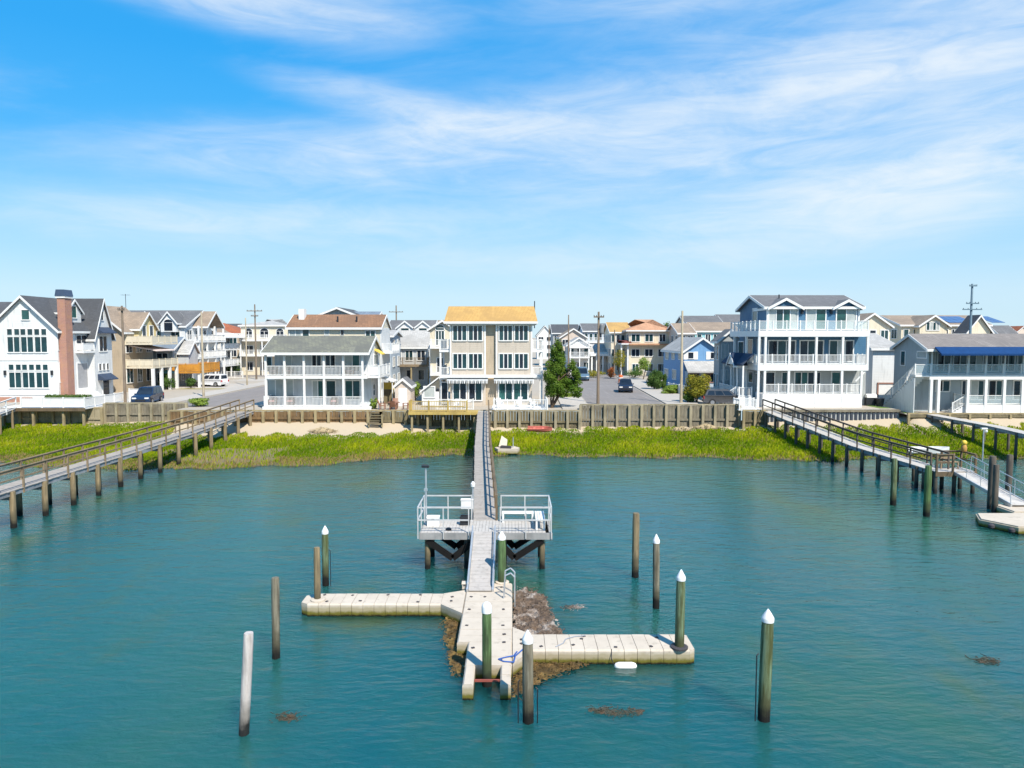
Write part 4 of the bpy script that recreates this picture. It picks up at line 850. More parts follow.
# ---- decks in front of it
h = thing('deck', 'yellow timber deck on posts overhanging the bulkhead left of the central pier', 'deck', (-6.8, 67, 1.2))
DX0, DX1, DY0, DY1, DZ2 = sx(408, 66.6), sx(477.5, 66.6), 66.4, 68.05, 2.98
for i in range(46): MB().box(DX0 + i * (DX1 - DX0) / 46 + .006, DX0 + (i + 1) * (DX1 - DX0) / 46 - .006, DY0, DY1, DZ2 - .05, DZ2).build('board', deck_yel, h)
MB().box(DX0, DX1, DY0 - .07, DY0 - .004, DZ2 - .26, DZ2 - .01).build('fascia', deck_yel, h)
posts(h, [(x, DY0 + .2) for x in np.linspace(DX0 + .3, DX1 - .3, 5)], 1.0, DZ2 - .055, w_tan, .18)
railing(h, [(DX0 + .1, DY1 - .1), (DX0 + .1, DY0 + .06), (DX1 - 1.0, DY0 + .06)], DZ2, 1.02, deck_yel, 'bal', 1.7, .12, pitch=.16)
MB().box(DX0 + 1.1, DX1 - 1.3, DY0 + .35, DY0 + .75, DZ2 + .42, DZ2 + .48).build('bench_seat', deck_yel, h)
h = thing('deck', 'white railed deck in front of the beige house right of the central pier', 'deck', (1, 70, GZ))
MB().box(-2.0, 3.5, 68.45, 73.9, GZ - .02, GZ + .1).build('floor', white, h)
railing(h, [(-1.75, 69.9), (-1.75, 68.52), (3.42, 68.52), (3.42, 73.8)], GZ + .1, 1.02, white, 'bal', 1.4)
railing(h, [(-7.3, 68.52), (-3.75, 68.52)], GZ + .1, 1.05, white, 'bal', 1.3)
MB().box(-3.4, -1.95, 67.65, 68.44, GZ - .02, GZ + .06).build('landing', deck_pale, h)
def chair(label, x, y, rz, m, z=None, grp='patio chairs'):
    z = GZ + .1 if z is None else z
    c = thing('chair', label, 'chair', (x, y, z), rz, grp)
    for i in range(4): MB().box(-.25 + i * .13, -.14 + i * .13, -.25, .25, .36, .39).build('slat', m, c, local=True); MB().poly([(-.25 + i * .13 + dx, .25 + dy + dz_ * .25, .38 + dz_ * .6) for dz_ in (0, 1) for dx, dy in ((0, 0), (.11, 0), (.11, .03), (0, .03))], [(3, 2, 1, 0), (4, 5, 6, 7), (0, 1, 5, 4), (1, 2, 6, 5), (2, 3, 7, 6), (3, 0, 4, 7)]).build('back_slat', m, c, local=True)
    for sx_, sy_ in ((-.28, -.22), (.28, -.22), (-.28, .22), (.28, .22)): MB().box(sx_ - .03, sx_ + .03, sy_ - .03, sy_ + .03, 0, .6).build('leg', m, c, local=True)
    for s_ in (-.28, .28): MB().box(s_ - .05, s_ + .05, -.28, .28, .603, .635).build('armrest', m, c, local=True)
cw = mat('white_plastic', (.8, .8, .8), .4); cb = mat('brown_patio', (.30, .13, .075), .6, 'wood', (.22, .1, .06))
chair('white chair at the left end of the white railed deck', -1.2, 70.2, R(20), cw); chair('white chair beside the sliding doors on the white railed deck', .6, 71.8, R(-30), cw); chair('white chair near the right end of the white railed deck', 2.2, 70.6, R(60), cw)
chair('white chair behind the yellow deck', -5.6, 70.4, R(-20), cw, GZ)
h = thing('table', 'round white table behind the yellow deck in front of the sliding doors', 'table', (-4.6, 71, GZ)); MB().lathe([(.55, .70), (.56, .74)], n=16).build('top', cw, h, local=True); MB().lathe([(.3, 0), (.05, .04), (.04, .698)], n=12).build('pedestal', cw, h, local=True)
# patio between the two houses
h = thing('shed', 'small tan gable shed with white trim between the two waterfront houses', 'shed', (sx(402, 73), 73, GZ))
a0, a1 = sx(394.5, 73), sx(410, 73); walls(h, a0, a1, 73, 76, GZ, sz(386, 73), s_pink, sz(379.5, 73), 'y'); gable(h, a0, a1, 73, 76, sz(386, 73), sz(379.5, 73), 'y', r_grey, .15)
MB().box(a0 + .35, a1 - .35, 72.96, 72.999, GZ + .02, GZ + 1.9).build('door', white, h)
h = thing('table', 'brown patio table between the chairs on the patio', 'table', (sx(393, 70), 70.0, GZ)); MB().lathe([(.62, .68), (.64, .72)], n=16).build('top', cb, h, local=True)
for q in range(4): MB().box(.4 * math.cos(q * 1.571 + .78) - .03, .4 * math.cos(q * 1.571 + .78) + .03, .4 * math.sin(q * 1.571 + .78) - .03, .4 * math.sin(q * 1.571 + .78) + .03, 0, .679).build('leg', cb, h, local=True)
for lb, dx, dy, rz in (('left of', -1.1, 0, 90), ('right of', 1.15, .1, -90), ('in front of', .1, -1.05, 180), ('behind', -.1, 1.1, 0)): chair('brown patio chair ' + lb + ' the brown patio table', sx(393, 70) + dx, 70 + dy, R(rz), cb, GZ)
h = thing('patio_shade', 'small yellow shade shelter on the patio beside the porch house', 'shelter', (sx(386, 75), 75, GZ))
a0, a1 = sx(381.5, 75), sx(392, 75); m_y = mat('yellow_canvas', (.70, .50, .08), .8); MB().prism([(a0 - .2, sz(378, 75)), (a1 + .2, sz(382, 75)), (a1 + .2, sz(381, 75)), (a0 - .2, sz(377, 75))], 74.8, 77, 'y').build('roof', white, h)
MB().box(a0, a1, 76.0, 76.06, sz(390, 75), sz(383, 75)).build('back_curtain', m_y, h); MB().box(a0, a1, 75.99, 76.05, GZ, sz(390, 75) - .005).build('panel', w_olive, h); posts(h, [(a0, 74.95), (a1, 74.95), (a0, 76.2), (a1, 76.2)], GZ, sz(382.6, 75), white, .1)

# ---- left: two-storey white porch house
Y = 70.0; h = thing('house', 'two-storey white porch house with mossy grey roof beside the left street', 'house', (-19.5, Y, GZ))
a0, a1 = sx(264, Y), sx(366.5, Y); ze = sz(352.5, Y); zr = sz(337.6, Y + 3); zf = 3.12; z2 = sz(376, Y)
walls(h, a0 + .3, a1 - .05, Y + 2.1, Y + 7, GZ, ze + .0, s_lgrey); MB().prism([(Y + .05, ze), (Y + 7, ze), (Y + 3.5, zr - .02)], a0 + .25, a1 + .0, 'x').build('gable_wall', white2, h)
MB().box(a1 - .12, a1 + .0, Y + 2.2, Y + 7.0, GZ, ze - .005).build('side_wall', white2, h)
gable(h, a0, a1, Y, Y + 7, ze, zr, 'x', r_green, .3, oe=.25)
MB().box(a0, a1, Y + .05, Y + 2.08, z2 - .28, z2).build('balcony_floor', white, h); MB().box(a0 - .3, a1 + .4, Y - .1, Y + 2.08, zf - .12, zf).build('porch_floor', white, h)
MB().box(a0 - .3, a1 + .4, Y - .08, Y - .02, GZ, zf - .125).build('skirt', white, h); MB().box(a0, a1, Y + .06, Y + .26, ze - .25, ze - .01).build('beam', white, h)
px = [sx(p, Y) for p in (264.5, 283.4, 302.9, 323, 342.4, 361.7)]
posts(h, [(x, Y + .17) for x in px], zf, z2 - .281, white, .2); posts(h, [(x, Y + .17) for x in px], z2, ze - .251, white, .2)
railing(h, [(px[0], Y + .17), (px[-1], Y + .17)], z2, 1.0, white, 'bal', 1.95); railing(h, [(px[-1], Y + .17), (px[-1], Y + 2.0)], z2, 1.0, white, 'bal', 1.9)
railing(h, [(px[0] - .2, Y + 2.0), (px[0] - .2, Y + .17), (px[-1], Y + .17)], zf, 1.0, white, 'bal', 1.95)
W = Y + 2.1
for p0, p1, q0, q1, c_, gl in ((266, 271, 357, 371, 1, glass), (284, 291, 356, 371, 1, curtain), (312, 320.5, 355, 366, 2, glassb), (325.5, 334.5, 355, 368, 2, glassb), (345, 359, 354.5, 371, 2, [curtain, glassg]), (267, 282, 380, 397, 2, curtain), (285, 292, 380, 397, 1, curtain), (312, 322, 381, 398, 2, [curtain, glassg]), (326, 334.5, 381, 397, 1, glass), (345, 359, 381, 399, 2, [glassg, glass])):
    WF(h, W, p0, p1, q0, q1, c_, 1, gl)
WS(h, a1 + .0, 373.2, 377.5, 355, 364, 1, 1, curtain); window(h, 'R', a1, Y + 5.6, zf + .3, .9, 2.0, 1, 1, glass, name='door'); window(h, 'R', a1, Y + 3.3, zf + .9, .9, 1.1, 1, 2, glass)
MB().prism([(a1 + .003, sz(349, 73)), (a1 + .8, sz(354, 73)), (a1 + .8, sz(355, 73)), (a1 + .003, sz(350.5, 73))], 73.9, 75.6, 'y').build('awning', m_y, h)
balcony(h, a1 + .02, a1 + 1.2, Y + .3, Y + 6.5, z2, 'FR', white, 'solid', 1.0); posts(h, [(a1 + 1.1, Y + .4), (a1 + 1.1, Y + 6.3)], GZ, z2 - .23, white, .16)
fur = mat('wicker_dark', (.07, .05, .04), .8); cush = mat('pink_cushion', (.45, .26, .25), .9)
for i, (p, zb) in enumerate(((273, z2), (287, z2), (349, z2), (271, zf), (289, zf), (333, zf))):
    c = thing('porch_chair', ('dark wicker chair on the ' + ('upper' if zb == z2 else 'lower') + ' porch of the white porch house, ' + ('first from the left' if i in (0, 3) else 'second from the left' if i in (1, 4) else 'rightmost of that floor')), 'chair', (sx(p, Y + 1.3), Y + 1.3, zb), group='porch chairs')
    MB().box(-.32, .32, -.3, .3, 0, .4).build('seat', fur, c, local=True); MB().box(-.32, .32, .22, .32, .403, .95).build('backrest', fur, c, local=True)
    for s_ in (-1, 1): MB().box(s_ * .35 - .05, s_ * .35 + .05, -.3, .3, .2, .62).build('armrest', fur, c, local=True)
    MB().box(-.28, .28, -.28, .2, .403, .5).build('cushion', cush, c, local=True)

# ---- brown-roofed house behind it
Y = 84.0; h = thing('house', 'cream house with brown roof standing behind the white porch house', 'house', (-22, Y, GZ))
a0, a1 = sx(288, Y), sx(381, Y); ze, zr = sz(327.2, Y), sz(316, Y + 3)
walls(h, a0, a1, Y, Y + 6, GZ, ze, s_cream, zr, 'x'); gable(h, a0, a1, Y, Y + 6, ze, zr, 'x', r_brown, .35, oe=.15)
MB().box(a1 - .1, a1 + .04, Y - .02, Y + 6.02, GZ, ze - .05).build('side_wall', white2, h)
for p0, p1, q0, q1, gl in ((290, 301, 329, 337, curtain), (303, 309, 328, 336, glass), (325, 329, 329, 335, curtain), (341, 344, 329, 335, glassb), (366, 375, 331, 340, [glass, glassg])): WF(h, Y, p0, p1, q0, q1, 2 if p1 - p0 > 7 else 1, 1, gl)
MB().box(sx(300, 86), sx(305.5, 86), 85.6, 86.6, zr - .6, sz(309, 86)).build('chimney', white, h)
for p in (338, 357): MB().tube((sx(p, 85), 85, ze + .5), (sx(p, 85), 85, ze + 1.3), .1).build('vent_pipe', dk, h)
balcony(h, a1 + .05, a1 + 1.3, Y + .3, Y + 5.5, sz(352, Y), 'FR', white)

# ---- right: large blue and white house
Y = 72.0; h = thing('house', 'large slate blue house with three tiers of white balconies at right', 'house', (31, Y, GZ))
a0, a1 = sx(765, Y), sx(869.5, Y); z1, z2, z3 = sz(394, Y), sz(364.5, Y), sz(330.5, Y); T = Y + 2.2
b0, b1 = sx(766.5, T), sx(858.5, T); ze = sz(307, T); zr = sz(297.5, T + 4); D1 = 83.0
walls(h, b0, b1 + .9, T, D1, GZ, z2 - .1, s_grey); walls(h, b0, b1 + .9, T, D1, z2 - .1, z3 - .3, s_blue); walls(h, b0, b1, T, D1, z3 - .3, ze, s_blue)
gable(h, b0, b1, T, D1, ze, zr + .1, 'x', r_grey, .35, oe=.4); MB().prism([(T, ze), (D1, ze), ((T + D1) / 2, zr + .07)], b0 + .005, b1 - .005, 'x').build('gable_wall', s_blue, h)
for g0, g1, gy in ((765.5, 802, 298), (830, 861, 299.5)):
    c0, c1 = sx(g0, T) + .35, sx(g1, T) - .35; zz = sz(gy + 1.5, T)
    MB().prism([(c0, ze - .05), (c1, ze - .05), ((c0 + c1) / 2, zz)], T - .25, T + 4.0, 'y').build('gable_wall', s_blue, h); gable(h, c0, c1, T - .25, T + 3.8, ze - .05, zz, 'y', r_grey, .3, oe=.2)
for p0, p1, c_, gl in ((768.5, 796.5, 4, [curtain, glass, glassg, curtain]), (806, 824.5, 2, [curtain, glassg]), (836, 855, 2, [glassg, curtain])): WF(h, T, p0, p1, 309.5, 329, c_, 1, gl, name='sliding_door')
for p in (801, 830): MB().box(sx(p, T) - .12, sx(p, T) + .12, T - .18, T - .005, sz(314, T), sz(310, T)).build('wall_lamp', dk, h)
LX = sx(734, Y + 2.2)            # the balconies wrap round the left side
LX = b0 - 1.6
for z, nm in ((z3, 'roof_deck'), (z2, 'balcony_floor')):
    MB().box(LX, a1, Y, T - .01, z - .62, z).build(nm, white, h); MB().box(LX, b0 - .01, T - .008, D1 - 1.5, z - .62, z).build(nm, white, h)
MB().box(a0 - .1, a1 - .6, Y, T - .01, z1 - .3, z1).build('porch_floor', white, h)
px = [sx(p, Y) for p in (766, 790, 817, 843.5, 868.5)]
railing(h, [(LX + .1, D1 - 1.6), (LX + .1, Y + .12), (a1 - .1, Y + .12), (a1 - .1, T + 2)], z3, .98, white, 'glass', 1.36); railing(h, [(LX + .1, D1 - 1.6), (LX + .1, Y + .12), (a1 - .1, Y + .12), (a1 - .1, T)], z2, 1.0, white, 'bal', 1.36); railing(h, [(px[0], Y + .12), (a1 - .7, Y + .12), (a1 - .7, T)], z1, 1.0, white, 'bal', 1.36)
posts(h, [(x, Y + .14) for x in px] + [(LX + .12, y) for y in (Y + .14, Y + 4, Y + 8)], z2, z3 - .621, white, .22); posts(h, [(x, Y + .14) for x in px[:4]] + [(px[4] - .55, Y + .14)], z1, z2 - .621, white, .22); posts(h, [(LX + .12, y) for y in (Y + .14, Y + 4, Y + 8)], GZ, z2 - .621, white, .22)
MB().box(a0 - .1, a1 - .55, Y + .02, T - .02, GZ - .1, z1 - .305).build('skirt_wall', white, h)
for p in (790, 817, 843.5): MB().box(sx(p, Y) - .03, sx(p, Y) + .03, Y - .015, Y + .018, GZ, z1 - .31).build('batten', white, h)
for p in (866.5,): MB().bar((sx(p, Y) - .9, Y + .14, z2 - 1.7), (a1 - .25, Y + .14, z2 - .66), .1, .14).build('brace', white, h)
for p0, p1, c_, gl in ((769, 795, 3, [glassb, glass]), (800.5, 823, 3, [glassb, glass]), (830, 853, 3, [glass, curtain, glassb])): WF(h, T, p0, p1, 341 if c_ == 3 else 343, 361, c_, 1, gl, name='sliding_door')
for p0, p1, c_, gl in ((766, 775, 1, glassb), (783, 788, 1, glass), (796, 815, 3, [glass, glassg, glassb]), (833, 841, 1, [glassg]), (818, 821, 1, glassb)): WF(h, T, p0, p1, 372.5, 391, c_, 1, gl, name='sliding_door')
MB().box(b0 - .04, b0 + .14, T - .05, T + .1, z3, ze - .02).build('corner_board', white, h); MB().box(b1 - .14, b1 + .04, T - .05, T + .1, z3, ze - .02).build('corner_board', white, h)
for p0, p1, q0, q1 in ((752.5, 757, 309, 328), (739, 744, 342, 357), (748, 753, 340, 357), (758, 762, 340, 357), (750, 754, 372, 382), (757, 762, 374, 392)): WS(h, b0, p0, p1, q0, q1, 1, 1, glass)
MB().tube((sx(778, 77), 77, zr - .3), (sx(778, 77), 77, sz(294.5, 77)), .07).build('vent_pipe', dk, h)
# left entry porch with navy roof and stairs
ex0 = LX - .9; e = MB().prism([(ex0 - .3, sz(365.5, 74)), (LX - .02, sz(355, 74)), (LX - .02, sz(353.5, 74)), (ex0 - .3, sz(364, 74))], 73.2, 80.5, 'y').build('porch_roof', r_navy, h)
MB().prism([(75.2, sz(365, 74)), (77.6, sz(365, 74)), (76.4, sz(354.5, 74))], ex0 - .5, LX - .1, 'x').build('porch_gable', white, h)
gable(h, ex0 - .5, LX - .1, 75.2, 77.6, sz(365, 74), sz(354.5, 74), 'x', r_navy, .2, .1, oe=.05, name='porch_roof')
posts(h, [(ex0 - .1, y) for y in (73.5, 75.4, 77.5, 80.2)], GZ, sz(365.5, 74), white, .16)
MB().box(ex0 - .6, LX, 73.3, 80.5, GZ, GZ + 1.0).build('entry_floor', white, h); railing(h, [(ex0 - .5, 80.2), (ex0 - .5, 73.4), (LX - .1, 73.4)], GZ + 1.0, .95, white, 'bal', 1.4)
for i in range(5): MB().box(ex0 - 1.9 + i * .26, ex0 - .602, 74.2, 75.6, GZ + i * .19 - .001 * i, GZ + .19 + i * .19).build('step', white, h)
railing(h, [(ex0 - 1.9, 74.15), (ex0 - .6, 74.15)], GZ + .2, .95, white, 'bal', 1.2, z1=GZ + 1.0)
h = thing('gate_platform', 'small white railed platform where the right pier leaves the bulkhead', 'deck', (23.3, 69.3, GZ))
MB().box(22.1, 24.4, 69.0, 71.0, GZ, GZ + .1).build('floor', white, h); railing(h, [(24.2, 70.9), (22.2, 70.9), (22.2, 69.1), (23.8, 69.1)], GZ + .1, .95, white, 'bal', 1.1)

# ---- far right: porch house with blue awning
G2 = 2.48; Y = 69.6; h = thing('house', 'grey house with blue awning and white balcony at the right edge', 'house', (46, Y, G2))
a0, a1 = 40.75, 57.0; ze, zr = sz(349, Y), sz(335.4, 72.6); z2 = sz(374.5, Y); W = 71.9; zb = sz(405, Y)
s_xg = siding('cool_grey_siding', (.34, .40, .43)); walls(h, a0, a1, W, 75.8, G2, ze, s_xg); MB().prism([(Y + .05, ze), (75.8, ze), (72.7, zr - .02)], a0, a1, 'x').build('gable_wall', s_xg, h); MB().box(a0, a0 + .12, Y + .1, W - .002, z2, ze - .003).build('wall', s_xg, h)
gable(h, a0, a1, Y, 75.8, ze, zr, 'x', r_tan if False else shingle('brownish_grey_shingles', (.24, .215, .20)), .3, oe=.3, ridge=72.7)
MB().prism([(Y - .37, ze + .22), (Y - 1.5, ze - .42), (Y - 1.5, ze - .60), (Y - .37, ze + .08)], sx(933, Y), a1, 'x').build('awning', awn_blue, h)
MB().box(a0 + .2, a1, Y, W - .01, z2 - .5, z2).build('balcony_floor', white, h)
railing(h, [(a0 + .35, Y + .1), (a1, Y + .1)], z2, 1.0, white, 'glass', 1.85)
pp = [sx(p, Y) for p in (933.5, 941, 970.5, 988.5, 1007, 1025.5, 1044)]
posts(h, [(x, Y + .12) for x in pp], G2, z2 - .501, white, .26); posts(h, [(x, Y + .16) for x in pp[2:]], z2 + .02, ze - .02, white, .12); posts(h, [(pp[0], Y + .16)], z2 + .02, ze - .02, white, .14)
for i in range(9):
    xx = a0 + 1.3 + i * 1.62; window(h, 'F', W, xx, z2 + .25, 1.25, 1.75, 2, 1, [glassb, glass] if i % 3 else [glass, curtain])
for p0, p1, q0, q1, c_, gl in ((938, 951, 381, 391, 2, [glassb, glass]), (964, 969, 381, 397, 1, glassb), (973, 987, 381, 399, 2, [curtain, glass]), (991, 1005, 381, 399, 2, [glassb, glass]), (1016, 1030, 381, 399, 2, [glassb])): WF(h, W, p0, p1, q0, q1, c_, 1, gl)
MB().box(sx(971, Y), a1, Y + .02, W - .02, G2, zb).build('porch_base', white, h); railing(h, [(sx(971, Y), W - .1), (sx(971, Y), Y + .12), (a1, Y + .12)], zb, .95, white, 'glass', 1.75)
for i in range(5): MB().box(sx(958, Y) + i * .26, sx(971, Y) - .002, Y + .3, Y + 1.6, G2 + i * .16 - .001 * i, G2 + .16 + i * .16).build('step', white, h)
railing(h, [(sx(957, Y), Y + .28), (sx(970, Y), Y + .28)], G2 + .1, .95, white, 'bal', 1.2, z1=zb)
for p0, p1, q0, q1, gl in ((902, 906, 351.5, 365, glass), (918.5, 927.5, 352, 357.5, curtain), (904, 909, 378, 387, glass)): WS(h, a0, p0, p1, q0, q1, 1, 1, gl)
sh = MB()                         # outside stair down the left side
for i in range(14): sh.box(a0 - 1.15, a0 - .02, Y + .1 + i * .4, Y + .52 + i * .4, z2 - .25 - i * .26, z2 - .02 - i * .26)
st = sh.build('stair', white, h); MB().prism([(Y + .1, z2 - .3), (Y + 5.7, z2 - 3.75), (Y + 5.7, z2 - 3.95), (Y + .1, G2)], a0 - 1.22, a0 - 1.16, 'x').build('stringer_wall', white2, st)
railing(h, [(a0 - 1.2, Y + .1), (a0 - 1.2, Y + 5.7)], z2, 1.0, white, 'bal', 1.5, z1=z2 - 3.5); railing(h, [(a0 + .3, Y + .1), (a0 - 1.2, Y + .1)], z2, 1.0, white, 'glass', 1.5)
MB().box(a0 - 1.2, a0 + .18, Y, Y + .9, z2 - .24, z2 - .004).build('landing', white, h)

# ---- far left: white gabled house with brick chimney
Y = 78.0; h = thing('house', 'tall white gabled house with brick chimney at the left edge', 'house', (-53, Y, GZ))
a0, a1 = sx(-10, Y), sx(57, Y); xm = sx(24, Y); ze, zr = sz(329, Y), sz(297, Y)
walls(h, a0, a1, Y, 86, GZ, ze, white2, zr, 'y', ridge=xm); gable(h, a0, a1, Y, 86, ze, zr, 'y', r_dk, .35, ridge=xm, oe=.35)
WF(h, Y, 23, 30.5, 310, 319.5, 1, 1, glassg)
for q0, q1, q2, q3 in ((329, 335, 337, 352), (364.5, 370, 372.5, 387.5)):
    for p in (7.6, 14.8, 21, 28, 34.8, 41.8): WF(h, Y, p, p + 5, q0, q1, 1, 1, glass)
    for p in (7.6, 21.2, 35): WF(h, Y, p, p + 12, q2, q3, 2, 1, glass)
MB().box(a0, a1, Y - .06, Y - .01, sz(395, Y), sz(391, Y)).build('belt_course', white, h); MB().box(a0, sx(30, Y), Y - .05, Y - .012, GZ, sz(397, Y)).build('brick_base', brick, h); MB().box(sx(50, Y), a1 + .05, Y - .05, Y - .012, GZ, sz(396.5, Y)).build('brick_base', brick, h)
MB().box(a0, a1, Y - .05, Y - .01, sz(360.5, Y), sz(358.5, Y)).build('belt_course', white, h)
for p in (4, 51): MB().box(sx(p, Y) - .1, sx(p, Y) + .1, Y - .2, Y - .008, sz(375, Y), sz(370.5, Y)).build('wall_lamp', dk, h)
# chimney on the right side, cap and pots
cyy = 78.25; ch = MB().box(a1 + .002, a1 + .85, cyy, cyy + 1.2, GZ, sz(298, cyy)).build('chimney', brick, h)
MB().box(a1 - .1, a1 + .95, cyy - .1, cyy + 1.3, sz(298, cyy) + .003, sz(296, cyy)).build('chimney_band', white, ch); MB().prism([(a1 - .15, sz(296, cyy) + .003), (a1 + 1.0, sz(296, cyy) + .003), (a1 + .85, sz(289.5, cyy)), (a1, sz(289.5, cyy))], cyy - .15, cyy + 1.35, 'y').build('chimney_cap', mat('slate_cap', (.05, .08, .14), .6), ch)
# right-side features: dormer, entry recess, cross gable, hoods
for p0, p1, q0, q1, c_ in ((76, 86, 335.5, 347.5, 2), (57.6, 60, 333, 350, 1), (58, 60.3, 363, 382, 1)): WS(h, a1, p0, p1, q0, q1, c_, 1, glassb)
WS(h, a1, 76, 86, 363.5, 388, 1, 1, mat('grey_door', (.35, .35, .36), .6), name='door')
dy0, dy1 = sy(72, a1), sy(87, a1); zd = sz(321, 85); MB().prism([(dy0, ze + .8), (dy1, ze + .8), (dy1, zd + 1.0), ((dy0 + dy1) / 2, zd + 2.3), (dy0, zd + 1.0)], xm + .3, a1 - .6, 'x').build('dormer_wall', white2, h)
gable(h, xm + .3, a1 - .6, dy0, dy1, zd + 1.0, zd + 2.3, 'x', r_dk, .25, .12, oe=.2, name='dormer_roof'); window(h, 'R', a1 - .6, (dy0 + dy1) / 2, ze + 1.35, 1.0, 1.3, 1, 1, glassg)
cg0, cg1 = 83.5, 87.2; walls(h, xm, a1 + .8, cg0, cg1, GZ, ze - .6, white2, sz(300, 85.3), 'x'); gable(h, xm, a1 + .8, cg0, cg1, ze - .6, sz(300, 85.3), 'x', r_dk, .3, oe=.3)
window(h, 'R', a1 + .8, 85.3, sz(351, 85), 1.5, 1.75, 2, 1, glassb); window(h, 'R', a1 + .8, 85.3, sz(320, 85), .5, 1.0, 1, 1, glassb)
for i in (-1, 0, 1): window(h, 'R', a1 + .8, 85.3 + i * .8, sz(370, 85), .4, .75, 1, 1, glassb)
for zz in (sz(333, 85), sz(379.5, 85)): MB().prism([(a1 + .81, zz + .7), (a1 + 1.7, zz + .05), (a1 + 1.7, zz - .06), (a1 + .81, zz - .06)], 84.0, 86.8, 'y').build('hood_roof', r_navy, h)
window(h, 'R', a1 + .8, 85.6, GZ + .1, 1.3, 2.2, 1, 1, glassb, name='door')
balcony(h, a1 + .01, a1 + .9, sy(75, a1), sy(87, a1), sz(351, 82), 'FR', white, 'solid', .9)
for i in range(6): MB().box(a1 + .02, a1 + 2.2 - i * .3, 81.2, 83.2, GZ + i * .2 - .001 * i, GZ + .2 + i * .2).build('step', white, h)
# left wing
walls(h, -66, a0 - .01, Y + 2.5, 90, GZ, ze - .4, white2, zr - .5, 'x'); gable(h, -66, a0 + 2.5, Y + 2.5, 90, ze - .4, zr - .35, 'x', r_dk, .35)
h = thing('deck', 'white railed deck on posts in front of the white gabled house', 'deck', (-46, 74, 1.3))
MB().box(-51, -42.2, 70.0, 77.2, 2.87, 3.0).build('floor', white, h); MB().box(-51, -42.2, 69.9, 69.995, 2.68, 3.01).build('fascia', rail_brown, h); posts(h, [(x, 70.2) for x in (-50.5, -47.5, -44.5, -42.5)], .6, 2.865, w_tan, .2)
railing(h, [(-48.6, 70.08), (-42.3, 70.08), (-42.3, 77.1)], 3.0, 1.0, white, 'solid', 1.9)
railing(h, [(-41.9, 77.6), (-38.8, 77.6)], GZ, 1.5, white, 'solid', 1.6)
h = pier('narrow pale pier leaving the white railed deck at the left edge', [(-49.7, 69.85, 2.98), (-48.6, 65, 2.6), (-47.4, 60, 2.4)], 1.4, deck_pale, white, pile_tan, 4, rails='L', pw=.22, mbeam=beam_grey)
h = thing('planter', 'green hedge planter in front of the brick base of the white gabled house', 'planter', (-48.5, 77.3, GZ))
# ================================================================== HOUSES FURTHER BACK
HN = [0]
def simple(label, x0, x1, y0, y1, ze, zr, axis, wm, rm, front=(3, 3), side=(3, 3), hipr=False, gl=None, balc=(), over=.35, trim=None, bst='bal', ground=GZ, arch=False, bm=None):
    """house seen from the bay: windows in (columns, storeys) on its bay face and on the side towards the camera; balc: (face, floor height, depth)"""
    h = thing('house', label, 'house', ((x0 + x1) / 2, y0, ground)); sd = 'R' if (x0 + x1) < 0 else 'L'
    if hipr: walls(h, x0, x1, y0, y1, ground, ze, wm); hip(h, x0, x1, y0, y1, ze, zr, rm, over, trim=trim)
    else: walls(h, x0, x1, y0, y1, ground, ze, wm, zr, axis); gable(h, x0, x1, y0, y1, ze, zr, axis, rm, over, trim=trim)
    gl = gl or [glass, glassb]
    for (c, r), face in ((front, 'F'), (side, sd)):
        if not c: continue
        L_ = (x1 - x0) if face == 'F' else (y1 - y0); sto = (ze - ground) / r
        for i in range(c):
            for j in range(r):
                w_ = min(1.5, L_ / c * random.choice((.45, .55, .62))); a = (x0 if face == 'F' else y0) + L_ * (i + .5) / c
                top = arch and j == r - 1
                window(h, face, y0 if face == 'F' else (x1 if sd == 'R' else x0), a, ground + j * sto + sto * .3, round(w_, 1), round(sto * (.4 if top else .48), 1), 2 if w_ > .8 else 1, 1, random.choice(gl), arch=top)
    for face, z, dep in balc:
        if face == 'F': balcony(h, x0 + .2, x1 - .2, y0 - dep, y0 - .01, z, 'LFR', bm or white, bst); posts(h, [(x0 + .4, y0 - dep + .15), (x1 - .4, y0 - dep + .15), ((x0 + x1) / 2, y0 - dep + .15)], ground, z - .23, white, .2)
        elif face == 'R': balcony(h, x1 + .01, x1 + dep, y0 + .2, y1 - .2, z, 'FRB', bm or white, bst); posts(h, [(x1 + dep - .15, y0 + .4), (x1 + dep - .15, y1 - .4), (x1 + dep - .15, (y0 + y1) / 2)], ground, z - .23, white, .2)
        else: balcony(h, x0 - dep, x0 - .01, y0 + .2, y1 - .2, z, 'BLF', bm or white, bst); posts(h, [(x0 - dep + .15, y0 + .4), (x0 - dep + .15, y1 - .4), (x0 - dep + .15, (y0 + y1) / 2)], ground, z - .23, white, .2)
    return h
